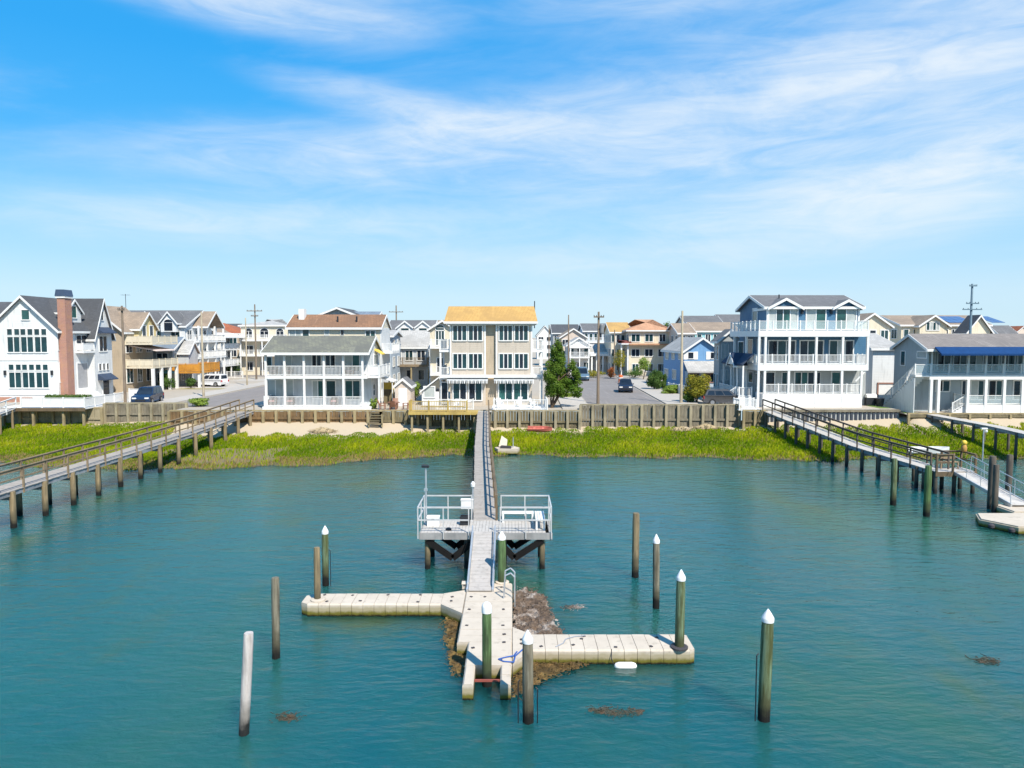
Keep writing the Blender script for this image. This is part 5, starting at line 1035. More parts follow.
# --- left street, near to far
h = simple('tan house with brown roof and yellow gable beside the white gabled house', -58, -50.2, 92, 99.5, sz(331, 92), sz(306, 92), 'y', s_tan, r_tan, (1, 2), (3, 2))
walls(h, -53, -49.2, 94, 98.5, sz(340, 94), sz(328, 94), s_yel, sz(313, 94), 'x', 'gable_wall'); gable(h, -53, -49.2, 94, 98.5, sz(328, 94), sz(313, 94), 'x', r_tan, .3, name='gable_roof'); window(h, 'R', -49.2, 95.3, sz(337, 94), .9, 1.5, 1, 1, glassb); window(h, 'R', -49.2, 97.2, sz(337, 94), .9, 1.5, 1, 1, glassb)
for z in (sz(343, 95), sz(366, 95)): balcony(h, -50.19, -46.6, 92.3, 99.3, z, 'FRB', s_cream, 'solid', .95)
posts(h, [(-46.75, y) for y in (92.5, 94.7, 97, 99)], GZ, sz(366, 95) - .22, white, .35); MB().prism([(-50.1, sz(345, 95)), (-46.4, sz(350, 95)), (-46.4, sz(351, 95)), (-50.1, sz(346, 95))], 93, 98, 'y').build('awning', awn_w, h)
h = simple('small grey cottage with slate roof and orange cedar deck on the left street', -54, -48.2, 101, 107, sz(349, 102), sz(338, 102), 'x', s_grey, shingle('slate_blue_shingles', (.19, .24, .30)), (2, 2), (3, 2))
balcony(h, -48.19, -44.2, 100.5, 107.5, sz(371, 103), 'FRB', wood_or, 'solid', 1.15); posts(h, [(-44.4, y) for y in (100.8, 104, 107.2)], GZ, sz(371, 103) - .22, white, .3)
walls(h, -48.19, -46.6, 102.5, 105.5, sz(370.5, 103), sz(352, 103), s_lgrey, sz(342, 103), 'x', 'porch_gable'); gable(h, -48.19, -46.6, 102.5, 105.5, sz(352, 103), sz(342, 103), 'x', r_pale, .25, name='porch_roof')
h = simple('tall white four-gabled house with grey roof on the left street', -62, -50.5, 110, 122, sz(326, 111), sz(311, 114), 'x', white2, r_grey, (4, 3), (4, 3), arch=False)
for xx in (-60, -56, -52.6): walls(h, xx - 1.2, xx + 1.2, 109.2, 112, sz(332, 110), sz(322, 110), white2, sz(312.5, 110), 'y', 'dormer_wall'); gable(h, xx - 1.2, xx + 1.2, 109.2, 113, sz(322, 110), sz(312.5, 110), 'y', r_grey, .25, name='dormer_roof'); window(h, 'F', 109.2, xx, sz(331, 110), 1.3, 1.3, 1, 1, glassb, arch=True)
for z in (sz(341, 114), sz(357, 114)): balcony(h, -50.49, -48.6, 110.5, 121, z, 'FRB', white)
posts(h, [(-48.8, y) for y in (111, 114, 117, 120.5)], GZ, sz(326, 114), white, .25); gable(h, -52, -48.4, 113, 119, sz(326, 114), sz(312, 114), 'x', r_tan, .3, name='gable_roof')
h = simple('white building with three long solid balconies on the left street', -60, -53.0, 124, 134, sz(334, 126), sz(322, 126), 'y', white2, r_tan, (2, 3), (5, 3), balc=(('R', sz(349, 128), 2.2), ('R', sz(365, 128), 2.2)), bst='solid')
MB().prism([(-55, sz(330, 127)), (-50, sz(337, 127)), (-50, sz(338, 127)), (-55, sz(331, 127))], 123.5, 134.5, 'y').build('canopy', white, h)
simple('beige house with red tile roof beyond the long white balconies', -64, -53.5, 140, 150, sz(334, 140), sz(323, 144), 'x', s_tan, r_red, (4, 3), (4, 3), hipr=True, balc=(('R', sz(350, 143), 1.8),))
simple('beige narrow house between the red roof and the cream arched house', -56, -50.5, 158, 168, sz(332, 158), sz(323, 160), 'x', s_pink, r_tan, (3, 3), (3, 3), hipr=True)
Yg = 134; simple('cream three-storey house with arched top windows behind the street poles', sx(241, Yg), sx(288, Yg), Yg, 146, sz(326, Yg), sz(319, Yg + 4), 'x', s_cream, r_pale, (3, 3), (3, 3), hipr=True, arch=True, gl=[glassb], balc=(('F', sz(340, Yg), 1.5), ('F', sz(355, Yg), 1.5)))
simple('tan-roofed cream house right behind the arched cream house', -49, -41, 162, 172, sz(328, 162), sz(320, 165), 'x', s_cream, r_tan, (3, 3), (2, 3), hipr=True)
# --- behind the brown roof and between the two waterfront houses
h = simple('grey house whose pale gable rises behind the brown roof', sx(308, 102), sx(368, 102), 102, 112, sz(320, 102), sz(308.3, 102), 'y', s_grey, r_dk, (4, 3), (3, 3), over=.5); gable(h, sx(345, 104), sx(376, 104), 104, 110, sz(318, 104), sz(312, 104), 'x', shingle('slate_blue_shingles', (.1, .1, .1)), .3, name='rear_roof')
h = simple('light grey cottage with weathered roof and brown railed balcony beyond the shed', sx(391, 105), sx(427, 105), 105, 112, sz(346.5, 105), sz(331.5, 108), 'x', s_lgrey, r_pale, (3, 2), (2, 2)); balcony(h, sx(392, 105), sx(429, 105), 103.0, 104.99, sz(365, 104), 'LFR', rail_tan, 'bal', 1.1); posts(h, [(sx(p, 103.2), 103.2) for p in (394, 411, 428)], GZ, sz(365, 104) - .22, w_tan, .2)
simple('pale grey-blue side house squeezed between brown roof and grey cottage', sx(386.5, 96), sx(391, 96), 96, 104, sz(336, 96), sz(331, 96), 'x', s_bgrey, r_pale, (1, 3), (2, 3))
h = simple('cream house with big arched window behind the left balconies of the beige house', sx(430, 94), sx(455, 94), 94, 104, sz(329, 94), sz(321, 94), 'y', s_cream, r_tan, (0, 3), (2, 3)); WF(h, 94, 436, 444, 331, 345, 3, 1, glass, arch=False); window(h, 'F', 94, sx(440, 94), sz(330, 94), 1.05, .3, 1, 1, glass, arch=True); WF(h, 94, 437, 443, 358, 372, 1, 1, glassb)
for z in (sz(347, 93), sz(374, 93)): balcony(h, sx(431, 94), sx(455, 94), 92.6, 93.99, z, 'LFR', white)
h = simple('grey-roofed house with white dormers behind the grey cottage', sx(388, 122), sx(432, 122), 122, 132, sz(331, 122), sz(321, 126), 'x', s_bgrey, r_grey, (5, 3), (3, 3)); w_ = sx(405, 121)
for p in (405, 423): walls(h, sx(p, 121) - 1.4, sx(p, 121) + 1.4, 121, 125, sz(335, 121), sz(328, 121), white2, sz(321.5, 121), 'y', 'dormer_wall'); gable(h, sx(p, 121) - 1.4, sx(p, 121) + 1.4, 121, 126, sz(328, 121), sz(321.5, 121), 'y', r_grey, .2, name='dormer_roof'); window(h, 'F', 121, sx(p, 121), sz(333, 121), 1.3, .8, 1, 1, glass)
simple('brown-roofed far house left of the beige house', sx(410, 140), sx(446, 140), 140, 150, sz(329, 140), sz(321, 144), 'x', s_tan, r_tan, (4, 3), (2, 3))
# --- right street
simple('dark-roofed far house just right of the beige house', sx(553, 175), sx(579, 175), 175, 186, sz(333, 175), sz(325, 180), 'x', s_grey, r_dk, (4, 3), (3, 3))
simple('tan gabled house left of the right street, beyond the green tree', sx(561, 150), sx(586, 150), 150, 162, sz(337, 150), sz(329, 150), 'y', s_pink, r_tan, (3, 3), (3, 3))
h = simple('white house with stacked porches beyond the green tree', sx(568, 140), sx(590, 140), 140, 148, sz(345, 140), sz(338, 140), 'y', white2, r_pale, (3, 2), (2, 2), balc=(('F', sz(357, 139), 1.6), ('F', sz(347, 139), 1.6)))
h = simple('long blue-grey house with grey roof beyond the junction', sx(584, 158), sx(612, 158), 158, 170, sz(331, 158), sz(324, 162), 'x', s_bgrey, r_grey, (6, 3), (3, 3), balc=(('F', sz(342, 157), 1.5), ('F', sz(353, 157), 1.5)))
h = simple('white house with columned porch beyond the junction', sx(590, 142), sx(610, 142), 142, 150, sz(352, 142), sz(345, 145), 'x', white2, r_pale, (4, 2), (2, 2)); posts(h, [(sx(p, 139.5), 139.5) for p in (592, 597, 603, 609)], GZ, sz(356, 140), white, .3); MB().box(sx(590, 140), sx(611, 140), 139.2, 141.99, sz(356, 140) + .003, sz(353.5, 140)).build('porch_roof', white, h)
h = simple('cream three-storey house with peach hip roof at the end of the right street', sx(629, 132), sx(669, 132), 132, 143, sz(331, 132), sz(319.5, 137), 'x', s_cream, r_peach, (3, 3), (4, 3), hipr=True, over=.6)
MB().box(sx(628, 132), sx(670, 132), 130.6, 131.99, sz(345, 132), sz(343.5, 132)).build('belt_roof', r_peach, h)
h = simple('cream house wing with golden roof left of the peach hip roof', sx(611, 136), sx(630, 136), 136, 146, sz(332, 136), sz(323, 139), 'x', s_cream, r_org, (4, 3), (4, 3)); hip(h, sx(621, 133), sx(628.5, 133), 131, 135, sz(344, 133), sz(340, 133), mat('dark_red_roof', (.2, .06, .05), .8), .2, name='porch_roof'); posts(h, [(sx(p, 131.3), 131.3) for p in (621.5, 628)], GZ, sz(344.3, 133), white, .25)
Yb = 95.0; xb0, xb1 = sx(684.5, Yb), sx(720.5, Yb); h = thing('house', 'blue gabled house with white-framed windows on the right street', 'house', (25.5, Yb, GZ))
ze, zr = sz(351, Yb), sz(338.5, Yb); walls(h, xb0, xb1, Yb, 108, GZ, ze, s_sky, zr, 'y'); gable(h, xb0, xb1, Yb, 108, ze, zr, 'y', r_pale, .35, oe=.35)
for p in (691, 713.5): WF(h, Yb, p - 2.6, p + 2.6, 352.5, 358.5, 1, 1, glassb); [MB().box(sx(p + s_, Yb) - .26, sx(p + s_, Yb) + .26, Yb - .06, Yb - .004, sz(359.5, Yb), sz(351.5, Yb)).build('shutter', white, h) for s_ in (-5.2, 5.2)]
MB().prism([(Yb - 2.4, sz(372, Yb)), (Yb - .01, sz(362, Yb)), (Yb - .01, sz(361, Yb)), (Yb - 2.4, sz(370.6, Yb))], xb0 - .1, xb1 + .3, 'x').build('porch_roof', r_pale, h)
MB().box(xb0 + .1, xb1, Yb - 1.6, Yb - .01, GZ, sz(371, Yb)).build('porch_wall', s_bgrey, h)
for p0, p1 in ((690, 699), (706, 716)): WF(h, Yb - 1.6, p0, p1, 374, 382, 2, 1, glassb, trim=mat('brown_frame', (.3, .16, .12), .7))
for p0, p1, q0, q1 in ((666, 669, 352, 359), (672, 675, 352, 359), (679, 682, 352, 359), (665, 669, 369, 377), (673, 677, 370, 379)): WS(h, xb0, p0, p1, q0, q1, 1, 1, curtain)
simple('teal house with brown roof behind the blue gabled house', sx(695, 128), sx(738, 128), 128, 138, sz(331, 128), sz(323, 132), 'x', s_teal, r_tan, (5, 3), (3, 3))
simple('tan-roofed small house left of the teal house', sx(679, 124), sx(694, 124), 124, 134, sz(333, 124), sz(324, 127), 'x', s_pink, r_tan, (2, 3), (3, 3))
simple('long grey-roofed house behind the teal house', sx(686, 160), sx(722, 160), 160, 170, sz(324, 160), sz(316.5, 165), 'x', s_grey, r_grey, (6, 3), (3, 3))
simple('grey-roofed house half hidden by the slate blue house', sx(722, 168), sx(760, 168), 168, 178, sz(323, 168), sz(315, 172), 'x', s_grey, r_grey, (6, 3), (3, 3))
h = simple('narrow grey gabled house left of the slate blue house', sx(719.5, 86), sx(742, 86), 86, 88.2, sz(340, 86), sz(330.5, 86), 'y', s_grey, r_grey, (0, 2), (2, 2))
for p in (723.2, 727.3): WF(h, 86, p - 1.2, p + 1.2, 344, 358, 1, 1, curtain); WF(h, 86, p - 1.2, p + 1.2, 370, 380, 1, 1, curtain)
simple('cream gabled house right of the slate blue house', sx(855, 102), sx(890, 102), 102, 112, sz(326, 102), sz(314, 102), 'y', s_cream, r_tan, (3, 3), (3, 3))
h = simple('white garage house with pale roof between slate blue and awning houses', sx(873.5, 80), sx(899, 80), 80, 92, sz(348.5, 80), sz(334.5, 83), 'x', white2, r_pale, (0, 2), (0, 2)); MB().box(sx(880, 80), sx(894, 80), 79.94, 79.996, GZ, sz(384, 80)).build('garage_door', white, h); MB().box(sx(878.5, 80), sx(880, 80) - .003, 79.9, 79.995, GZ, sz(382.5, 80)).build('door_frame', mat('brown_frame', (.3, .16, .12), .7), h); MB().box(sx(878.5, 80), sx(895.5, 80), 79.88, 79.994, sz(384, 80) + .003, sz(382.5, 80)).build('door_frame', MATS['brown_frame'], h)
h = simple('wide cream house with blue solar panels beyond the awning house', sx(901, 112), sx(988, 112), 112, 124, sz(325, 112), sz(316, 116), 'x', s_cream, r_tan, (9, 3), (3, 3)); c0, c1 = sx(918, 111), sx(945, 111); walls(h, c0, c1, 110.6, 114, GZ, sz(325, 111), s_cream, sz(316, 111), 'y', 'gable_wall'); gable(h, c0, c1, 110.6, 116, sz(325, 111), sz(316, 111), 'y', r_tan, .4, name='gable_roof'); WF(h, 110.6, 926, 938.5, 322.5, 330, 4, 1, [glass, curtain])
sl = (sz(316, 116) - sz(325, 112)) / 6.0
for i in range(6):
    for j in range(2): xx = sx(947, 113) + i * 1.05 + (2.6 if i > 3 else 0); y0 = 112.6 + j * 2.2; z0 = sz(325, 112) + (y0 - 112) * sl + .26; MB().poly([(xx, y0, z0), (xx + 1, y0, z0), (xx + 1, y0 + 2.1, z0 + 2.1 * sl), (xx, y0 + 2.1, z0 + 2.1 * sl), (xx, y0, z0 - .05), (xx + 1, y0, z0 - .05), (xx + 1, y0 + 2.1, z0 + 2.1 * sl - .05), (xx, y0 + 2.1, z0 + 2.1 * sl - .05)], [(0, 1, 2, 3), (7, 6, 5, 4), (0, 4, 5, 1), (1, 5, 6, 2), (2, 6, 7, 3), (3, 7, 4, 0)]).build('solar_panel', solar, h)
simple('cream end gable at the right of the solar-panelled house', sx(967, 106), sx(990, 106), 106, 108.4, sz(331, 106), sz(316, 106), 'y', s_cream, r_dk, (1, 3), (2, 3))
# --- the far rows seen in the gaps
FAR = [(-175, 210, 'first'), (1000, 1010, '')]
far_specs = [(196, 212, 190, 'white', 'grey'), (214, 236, 215, 'grey', 'charcoal'), (270, 286, 205, 'pink', 'tan'), (386, 402, 210, 'bluegrey', 'grey'), (537, 553, 230, 'white', 'charcoal'), (596, 618, 220, 'grey', 'grey'),
             (634, 652, 240, 'cream', 'tan'), (664, 681, 205, 'grey', 'charcoal'), (742, 766, 230, 'white', 'grey'), (872, 900, 180, 'lgrey', 'grey'), (985, 1003, 225, 'cream', 'charcoal'), (1000, 1018, 205, 'white', 'grey'), (1012, 1034, 240, 'pink', 'red'), (-8, 22, 190, 'grey', 'charcoal'), (440, 470, 250, 'lgrey', 'grey'), (118, 150, 200, 'cream', 'tan')]
WM = dict(white=white2, grey=s_grey, pink=s_pink, bluegrey=s_bgrey, cream=s_cream, lgrey=s_lgrey); RM = dict(grey=r_grey, charcoal=r_dk, tan=r_tan, red=r_red)
NEAR = ['beyond the long white balconies', 'far behind the red tile roof', 'far behind the arched cream house', 'far behind the grey cottage', 'in the gap right of the beige house', 'far behind the blue-grey house', 'far behind the peach hip roof', 'between the peach roof and the teal house', 'far behind the slate blue house', 'far behind the cream gabled house',
        'first of the tiny row right of the lattice pole', 'second of the tiny row right of the lattice pole', 'at the far right end of the skyline', 'far behind the white gabled house', 'far behind the beige house', 'far behind the four-gabled house']
NM = dict(white='white', grey='grey', pink='pinkish', bluegrey='blue-grey', cream='cream', lgrey='pale grey')
for (p0, p1, Yf, w_, r_), nr in zip(far_specs, NEAR):
    x0, x1 = sx(p0, Yf), sx(p1, Yf); simple('distant %s house with %s roof %s' % (NM[w_], r_, nr), x0, x1, Yf, Yf + 9, 10.2 + random.uniform(0, 1.2), 13.2 + random.uniform(0, .9), random.choice('xy'), WM[w_], RM[r_], (max(2, int((x1 - x0) / 2.2)), 3), (0, 3))
# ================================================================== TREES AND SHRUBS
def leaves(centres, n_, size, flat=.6):
    """leaf-sized faces spread through ellipsoid clumps: centres [(x,y,z,rx,ry,rz)]"""
    vol = np.array([c[3] * c[4] * c[5] for c in centres]) ** .75; vol /= vol.sum(); V = []; F = []; k = 0
    for c, f in zip(centres, vol):
        m_ = max(8, int(n_ * f)); d = rng.normal(size=(m_, 3)); d /= np.linalg.norm(d, axis=1)[:, None]; r = rng.uniform(.35, 1.08, m_) ** .5
        P = np.array(c[:3]) + d * r[:, None] * np.array(c[3:])
        for p, dd in zip(P, d):
            s_ = size * random.uniform(.6, 1.5); a = Vector(dd) + Vector((random.uniform(-.7, .7), random.uniform(-.7, .7), random.uniform(-.3, .9))); a.normalize(); u = a.orthogonal().normalized(); u.rotate(__import__('mathutils').Quaternion(a, random.uniform(0, 6.28))); v = a.cross(u)
            q = Vector(p); V += [tuple(q - u * s_ * .35), tuple(q + v * s_ * flat * .5), tuple(q + u * s_), tuple(q - v * s_ * flat * .5)]; F.append((k, k + 1, k + 2, k + 3)); k += 4
    b_ = MB(); b_.v = V; b_.f = F; return b_
lf_dark = mat('cedar_foliage', (.06, .125, .014), .7, 'leaf', (.13, .20, .025), 1.6); lf_mid = mat('shrub_foliage', (.06, .12, .025), .65, 'leaf', (.10, .17, .04), 2); lf_yel = mat('yellow_green_foliage', (.20, .21, .025), .65, 'leaf', (.32, .27, .03), 2.5); lf_lime = mat('lime_foliage', (.15, .24, .035), .65, 'leaf', (.24, .32, .06), 2.5); bark = mat('bark', (.13, .085, .05), .9, 'wood', (.08, .055, .035))
h = thing('tree', 'dark green twin-topped cedar beside the beige house at the street end', 'tree', (4.35, 71.6, GZ))
tb = MB()
def limb(p, q, r0, r1, bend=.15):
    p, q = Vector(p), Vector(q); pts = [p.lerp(q, t) + Vector((random.uniform(-bend, bend), random.uniform(-bend, bend), 0)) * (t * (1 - t) * 4) for t in (0, .33, .66, 1)]
    for i in range(3): tb.tube(pts[i], pts[i + 1], r0 + (r1 - r0) * i / 3, r0 + (r1 - r0) * (i + 1) / 3, 8)
B0 = (4.0, 71.6, GZ - .05)
for q, r in (((4.6, 71.6, 6.5), .14), ((5.2, 71.9, 5.8), .13), ((5.9, 71.4, 6.6), .12), ((4.1, 71.9, 5.5), .1)): limb(B0, q, r, .05)
for q in ((4.5, 71.5, 8.5), (6.2, 71.5, 7.0), (3.7, 71.3, 6.5), (5.2, 72.3, 7.5)): limb((4.7, 71.6, 5.6), q, .07, .02)
tb.build('trunk', bark, h, smooth=True)
cl_ = []
for i in range(34):       # main spire
    t = (i + .5) / 34; z = 4.3 + t * 5.3; rr = 1.45 * (1 - t) ** .55 * (.65 + .35 * min(1, t * 5)) + .12; a = random.uniform(0, 6.28); off = rr * .62
    cl_.append((4.55 + .1 * math.sin(i) + off * math.cos(a), 71.6 + off * math.sin(a) * .9, z, rr * .42 + .1, rr * .42 + .1, .38 + rr * .16))
for i in range(20):       # lower right top
    t = (i + .5) / 20; z = 4.6 + t * 3.0; rr = 1.05 * (1 - t) ** .6 + .12; a = random.uniform(0, 6.28); off = rr * .6
    cl_.append((6.05 + off * math.cos(a), 71.5 + off * math.sin(a), z, rr * .42 + .1, rr * .42 + .1, .36))
for i in range(9): cl_.append((random.uniform(3.4, 6.8), 71.5 + random.uniform(-.7, .7), random.uniform(4.1, 4.9), .38, .4, .3))
leaves(cl_, 21000, .115, .7).build('crown', lf_dark, h)
def shrub(label, x, y, w, ht, m, n_=2200, ground=GZ, cat='shrub', trunk=False, size=.13, name='shrub'):
    h = thing(name, label, cat, (x, y, ground)); c = []; base = ht * .35 if trunk else 0
    for i in range(14): a = random.uniform(0, 6.28); t = random.random(); c.append((x + w * .32 * math.cos(a) * random.random() ** .5, y + w * .32 * math.sin(a) * random.random() ** .5, ground + base + (ht - base) * (.2 + .62 * t), w * .24, w * .24, (ht - base) * .2))
    leaves(c, n_, size, .7).build('crown', m, h); b_ = MB()
    for i in range(4): b_.tube((x, y, ground - .05), (x + random.uniform(-.25, .25) * w, y + random.uniform(-.2, .2) * w, ground + ht * .6), .05 if not trunk else .08, .02, 6)
    b_.build('trunk' if trunk else 'stem', bark, h)
shrub('tall rounded dark evergreen shrub left of the blue gabled house', sx(655, 96), 96, 2.2, 3.3, lf_mid, 6000); shrub('slimmer dark shrub between the evergreen and the blue house', sx(664, 97), 97, 1.1, 2.2, lf_mid, 2600); shrub('low bright green hedge bush on the pavement of the right street', sx(670, 89), 89, 2.6, 1.2, lf_lime, 3600)
shrub('large yellow-green bush beside the grey car behind the tall bulkhead', sx(698, 76.5), 76.5, 3.1, 3.3, lf_yel, 5200); shrub('green bush left of the large yellow-green bush', sx(689, 77), 77, 1.6, 1.6, lf_mid, 1700)
shrub('small round street tree in front of the peach-roofed house', sx(643.5, 118), 118, 2.8, 3.9, lf_lime, 2200, trunk=True, cat='tree', name='tree'); shrub('small yellowish street tree in front of the golden-roofed wing', sx(620, 121), 121, 2.6, 5.0, lf_yel, 1800, trunk=True, cat='tree', name='tree')
shrub('green hedge in front of the peach-roofed house', sx(634, 123), 123, 3.8, 1.8, lf_mid, 1600); shrub('dark far tree between the peach roof and the blue gable', sx(671, 145), 145, 4.5, 10.5, lf_dark, 3000, cat='tree', trunk=True, size=.3, name='tree')
shrub('yellow flowering bushes at the junction of the right street', sx(594, 126), 126, 4.5, 1.4, lf_yel, 1500); shrub('bright grassy bush at the left edge of the right street', sx(568, 84), 84, 2.0, .6, lf_lime, 1200)
shrub('dense green bush by the cottage with the cedar deck', sx(165.5, 97), 97, 2.3, 2.4, lf_mid, 2400); shrub('round low bush at the kerb of the left street', sx(189.5, 99), 99, 1.5, 1.5, lf_mid, 1200); shrub('low green bush at the right end of the grey bulkhead on the left', sx(197, 73.2), 73.2, 2.4, .9, lf_lime, 1600)
shrub('green bush before the house with red tile roof', sx(231, 132), 132, 4.2, 2.6, lf_mid, 1600); shrub('green bush in the gap behind the shed', sx(415, 80), 80, 1.3, 2.3, lf_lime, 1300); shrub('dark far tree behind the tan-roofed house', sx(566, 200), 200, 5, 8, lf_dark, 1200, cat='tree', trunk=True, size=.35, name='tree')
shrub('small potted bush on the porch corner of the white porch house', sx(373, 70.6), 70.6, .8, 1.2, lf_lime, 700); shrub('orange flowering bush by the junction', sx(611, 124), 124, 1.8, 2.0, mat('orange_blooms', (.45, .11, .03), .7, 'leaf', (.5, .2, .05)), 900)
# hedge in the planter of the white gabled house
for o_ in list(bpy.data.objects):
    if o_.name == 'planter':
        MB().box(-51.0, -46.2, 77.0, 77.9, GZ - .35, GZ + .35).build('trough', white, o_); leaves([(-50.6 + i * .62, 77.45, GZ + .6, .42, .36, .3) for i in range(8)], 2600, .12).build('hedge', lf_mid, o_)

# ================================================================== CARS
def car(label, x, y, rz, paint, L_=4.6, w=1.85, ht=1.7, van=False):
    h = thing('car', label, 'car', (x, y, GZ + .006), rz); hw = w / 2; tyre = mat('tyre', (.02, .02, .02), .9); rim = mat('rim', (.45, .46, .48), .35, metal=.8)
    f, r = -L_ / 2, L_ / 2           # nose towards -x
    sec = [(f + .02, .32), (f, .55), (f + .06, .80), (f + .22, .92), (f + L_ * .27, 1.03), (r - .12, 1.06), (r - .02, .95), (r, .5), (r - .06, .32)]
    b_ = MB(); n_ = len(sec)
    for yy, sh in ((-hw + .06, .05), (-hw, 0), (hw, 0), (hw - .06, .05)):
        cx_ = 0; b_.v += [(px_ * (1 - sh * .5), yy, pz - (sh if pz > .5 else -sh)) for px_, pz in sec]
    for k_ in range(3): b_.f += [(k_ * n_ + i, k_ * n_ + (i + 1) % n_, (k_ + 1) * n_ + (i + 1) % n_, (k_ + 1) * n_ + i) for i in range(n_)]
    b_.f += [tuple(range(n_))[::-1], tuple(range(3 * n_, 4 * n_))]; b_.f = [q[::-1] for q in b_.f]
    body = b_.build('body', paint, h, local=True, smooth=True)
    c0, c1 = f + L_ * .25, (r - .14); t0, t1 = f + L_ * .42, (r - (.2 if van else .42)); i = .17
    V = [(c0, -hw + .07, 1.0), (c1, -hw + .07, 1.03), (c1, hw - .07, 1.03), (c0, hw - .07, 1.0), (t0, -hw + i + .05, ht), (t1, -hw + i + .05, ht - .02), (t1, hw - i - .05, ht - .02), (t0, hw - i - .05, ht)]
    MB().poly(V, [(0, 3, 2, 1), (4, 5, 6, 7), (0, 1, 5, 4), (1, 2, 6, 5), (2, 3, 7, 6), (3, 0, 4, 7)]).build('cabin', paint, h, local=True)
    MB().poly([(t0 + .1, -hw + .3, ht + .004), (t1 - .1, -hw + .3, ht - .014), (t1 - .1, hw - .3, ht - .014), (t0 + .1, hw - .3, ht + .004), (t0 + .2, -hw + .4, ht + .05), (t1 - .2, -hw + .4, ht + .03), (t1 - .2, hw - .4, ht + .03), (t0 + .2, hw - .4, ht + .05)], [(4, 5, 6, 7), (0, 1, 5, 4), (1, 2, 6, 5), (2, 3, 7, 6), (3, 0, 4, 7)]).build('roof', paint, h, local=True)
    def quad(a, b2, c, d, m0, m1, k0, k1, name):      # glass on a cabin face, inset by fractions
        A, B_, C_, D_ = map(Vector, (a, b2, c, d)); P = lambda s_, t: (A.lerp(B_, s_)).lerp(D_.lerp(C_, s_), t); n3 = (B_ - A).cross(D_ - A).normalized() * .012
        q = [P(m0, k0), P(m1, k0), P(m1, k1), P(m0, k1)]; MB().poly([tuple(v + n3) for v in q] + [tuple(v - n3) for v in q], [(0, 1, 2, 3), (7, 6, 5, 4), (0, 4, 5, 1), (1, 5, 6, 2), (2, 6, 7, 3), (3, 7, 4, 0)]).build(name, glassb, h, local=True)
    quad(V[3], V[0], V[4], V[7], .06, .94, .1, .92, 'windscreen'); quad(V[1], V[2], V[6], V[5], .08, .92, .15, .88, 'rear_window')
    for m0, m1 in ((.09, .36), (.39, .66), (.69, .93)): quad(V[0], V[1], V[5], V[4], m0, m1, .14, .86, 'side_window'); quad(V[2], V[3], V[7], V[6], 1 - m1, 1 - m0, .14, .86, 'side_window')
    lw = mat('headlamp', (.8, .8, .75), .2); lr = mat('tail_lamp', (.45, .02, .02), .3)
    for s_ in (-1, 1):
        MB().box(f + .0, f + .14, s_ * (hw - .3) - .2, s_ * (hw - .3) + .2, .66, .80).build('headlight', lw, h, local=True); MB().box(r - .1, r + .012, s_ * (hw - .16) - .13, s_ * (hw - .16) + .13, .7, .98).build('tail_light', lr, h, local=True)
        for wx in (f + L_ * .19, r - L_ * .2):
            wh = MB().tube((wx, s_ * (hw - .2), .34), (wx, s_ * (hw + .015), .34), .345, n=18).build('wheel', tyre, h, local=True); MB().tube((wx, s_ * (hw + .0), .34), (wx, s_ * (hw + .03), .34), .21, n=14).build('rim', rim, wh, local=True)
        MB().box(c0 + .25, c0 + .45, s_ * (hw + .07) - .08, s_ * (hw + .07) + .08, 1.0, 1.13).build('mirror', paint, h, local=True)
    MB().box(f - .02, f + .05, -hw * .55, hw * .55, .42, .6).build('grille', dk, h, local=True); MB().box(r - .02, r + .02, -.26, .26, .62, .74).build('number_plate', white, h, local=True)
p_blue = mat('car_dark_blue', (.012, .03, .075), .25, spec=.6); p_white = mat('car_white', (.75, .76, .78), .3); p_grey = mat('car_grey', (.10, .10, .105), .3, metal=.3); p_navy = mat('car_navy', (.015, .02, .04), .25); p_van = mat('van_blue', (.08, .15, .22), .4)
car('dark blue suv parked behind the grey bulkhead at the end of the left street', sx(146, 76.5), 76.5, R(98), p_blue, 4.5, 1.85, 1.75, True); car('white suv parked on the driveway of the left street', sx(209.5, 103), 103, R(-12), p_white, 4.7, 1.9, 1.75, True)
car('small dark blue car standing on the right street', sx(626, 93), 93, R(82), p_navy, 4.4, 1.8, 1.62, True); car('dark grey car parked behind the tall bulkhead beside the yellow-green bush', sx(726, 74.6), 74.6, R(172), p_grey, 4.6, 1.85, 1.62); car('blue-grey van parked by the cedar on the far side of the right street', sx(582.5, 118), 118, R(88), p_van, 4.9, 2.0, 2.1, True)
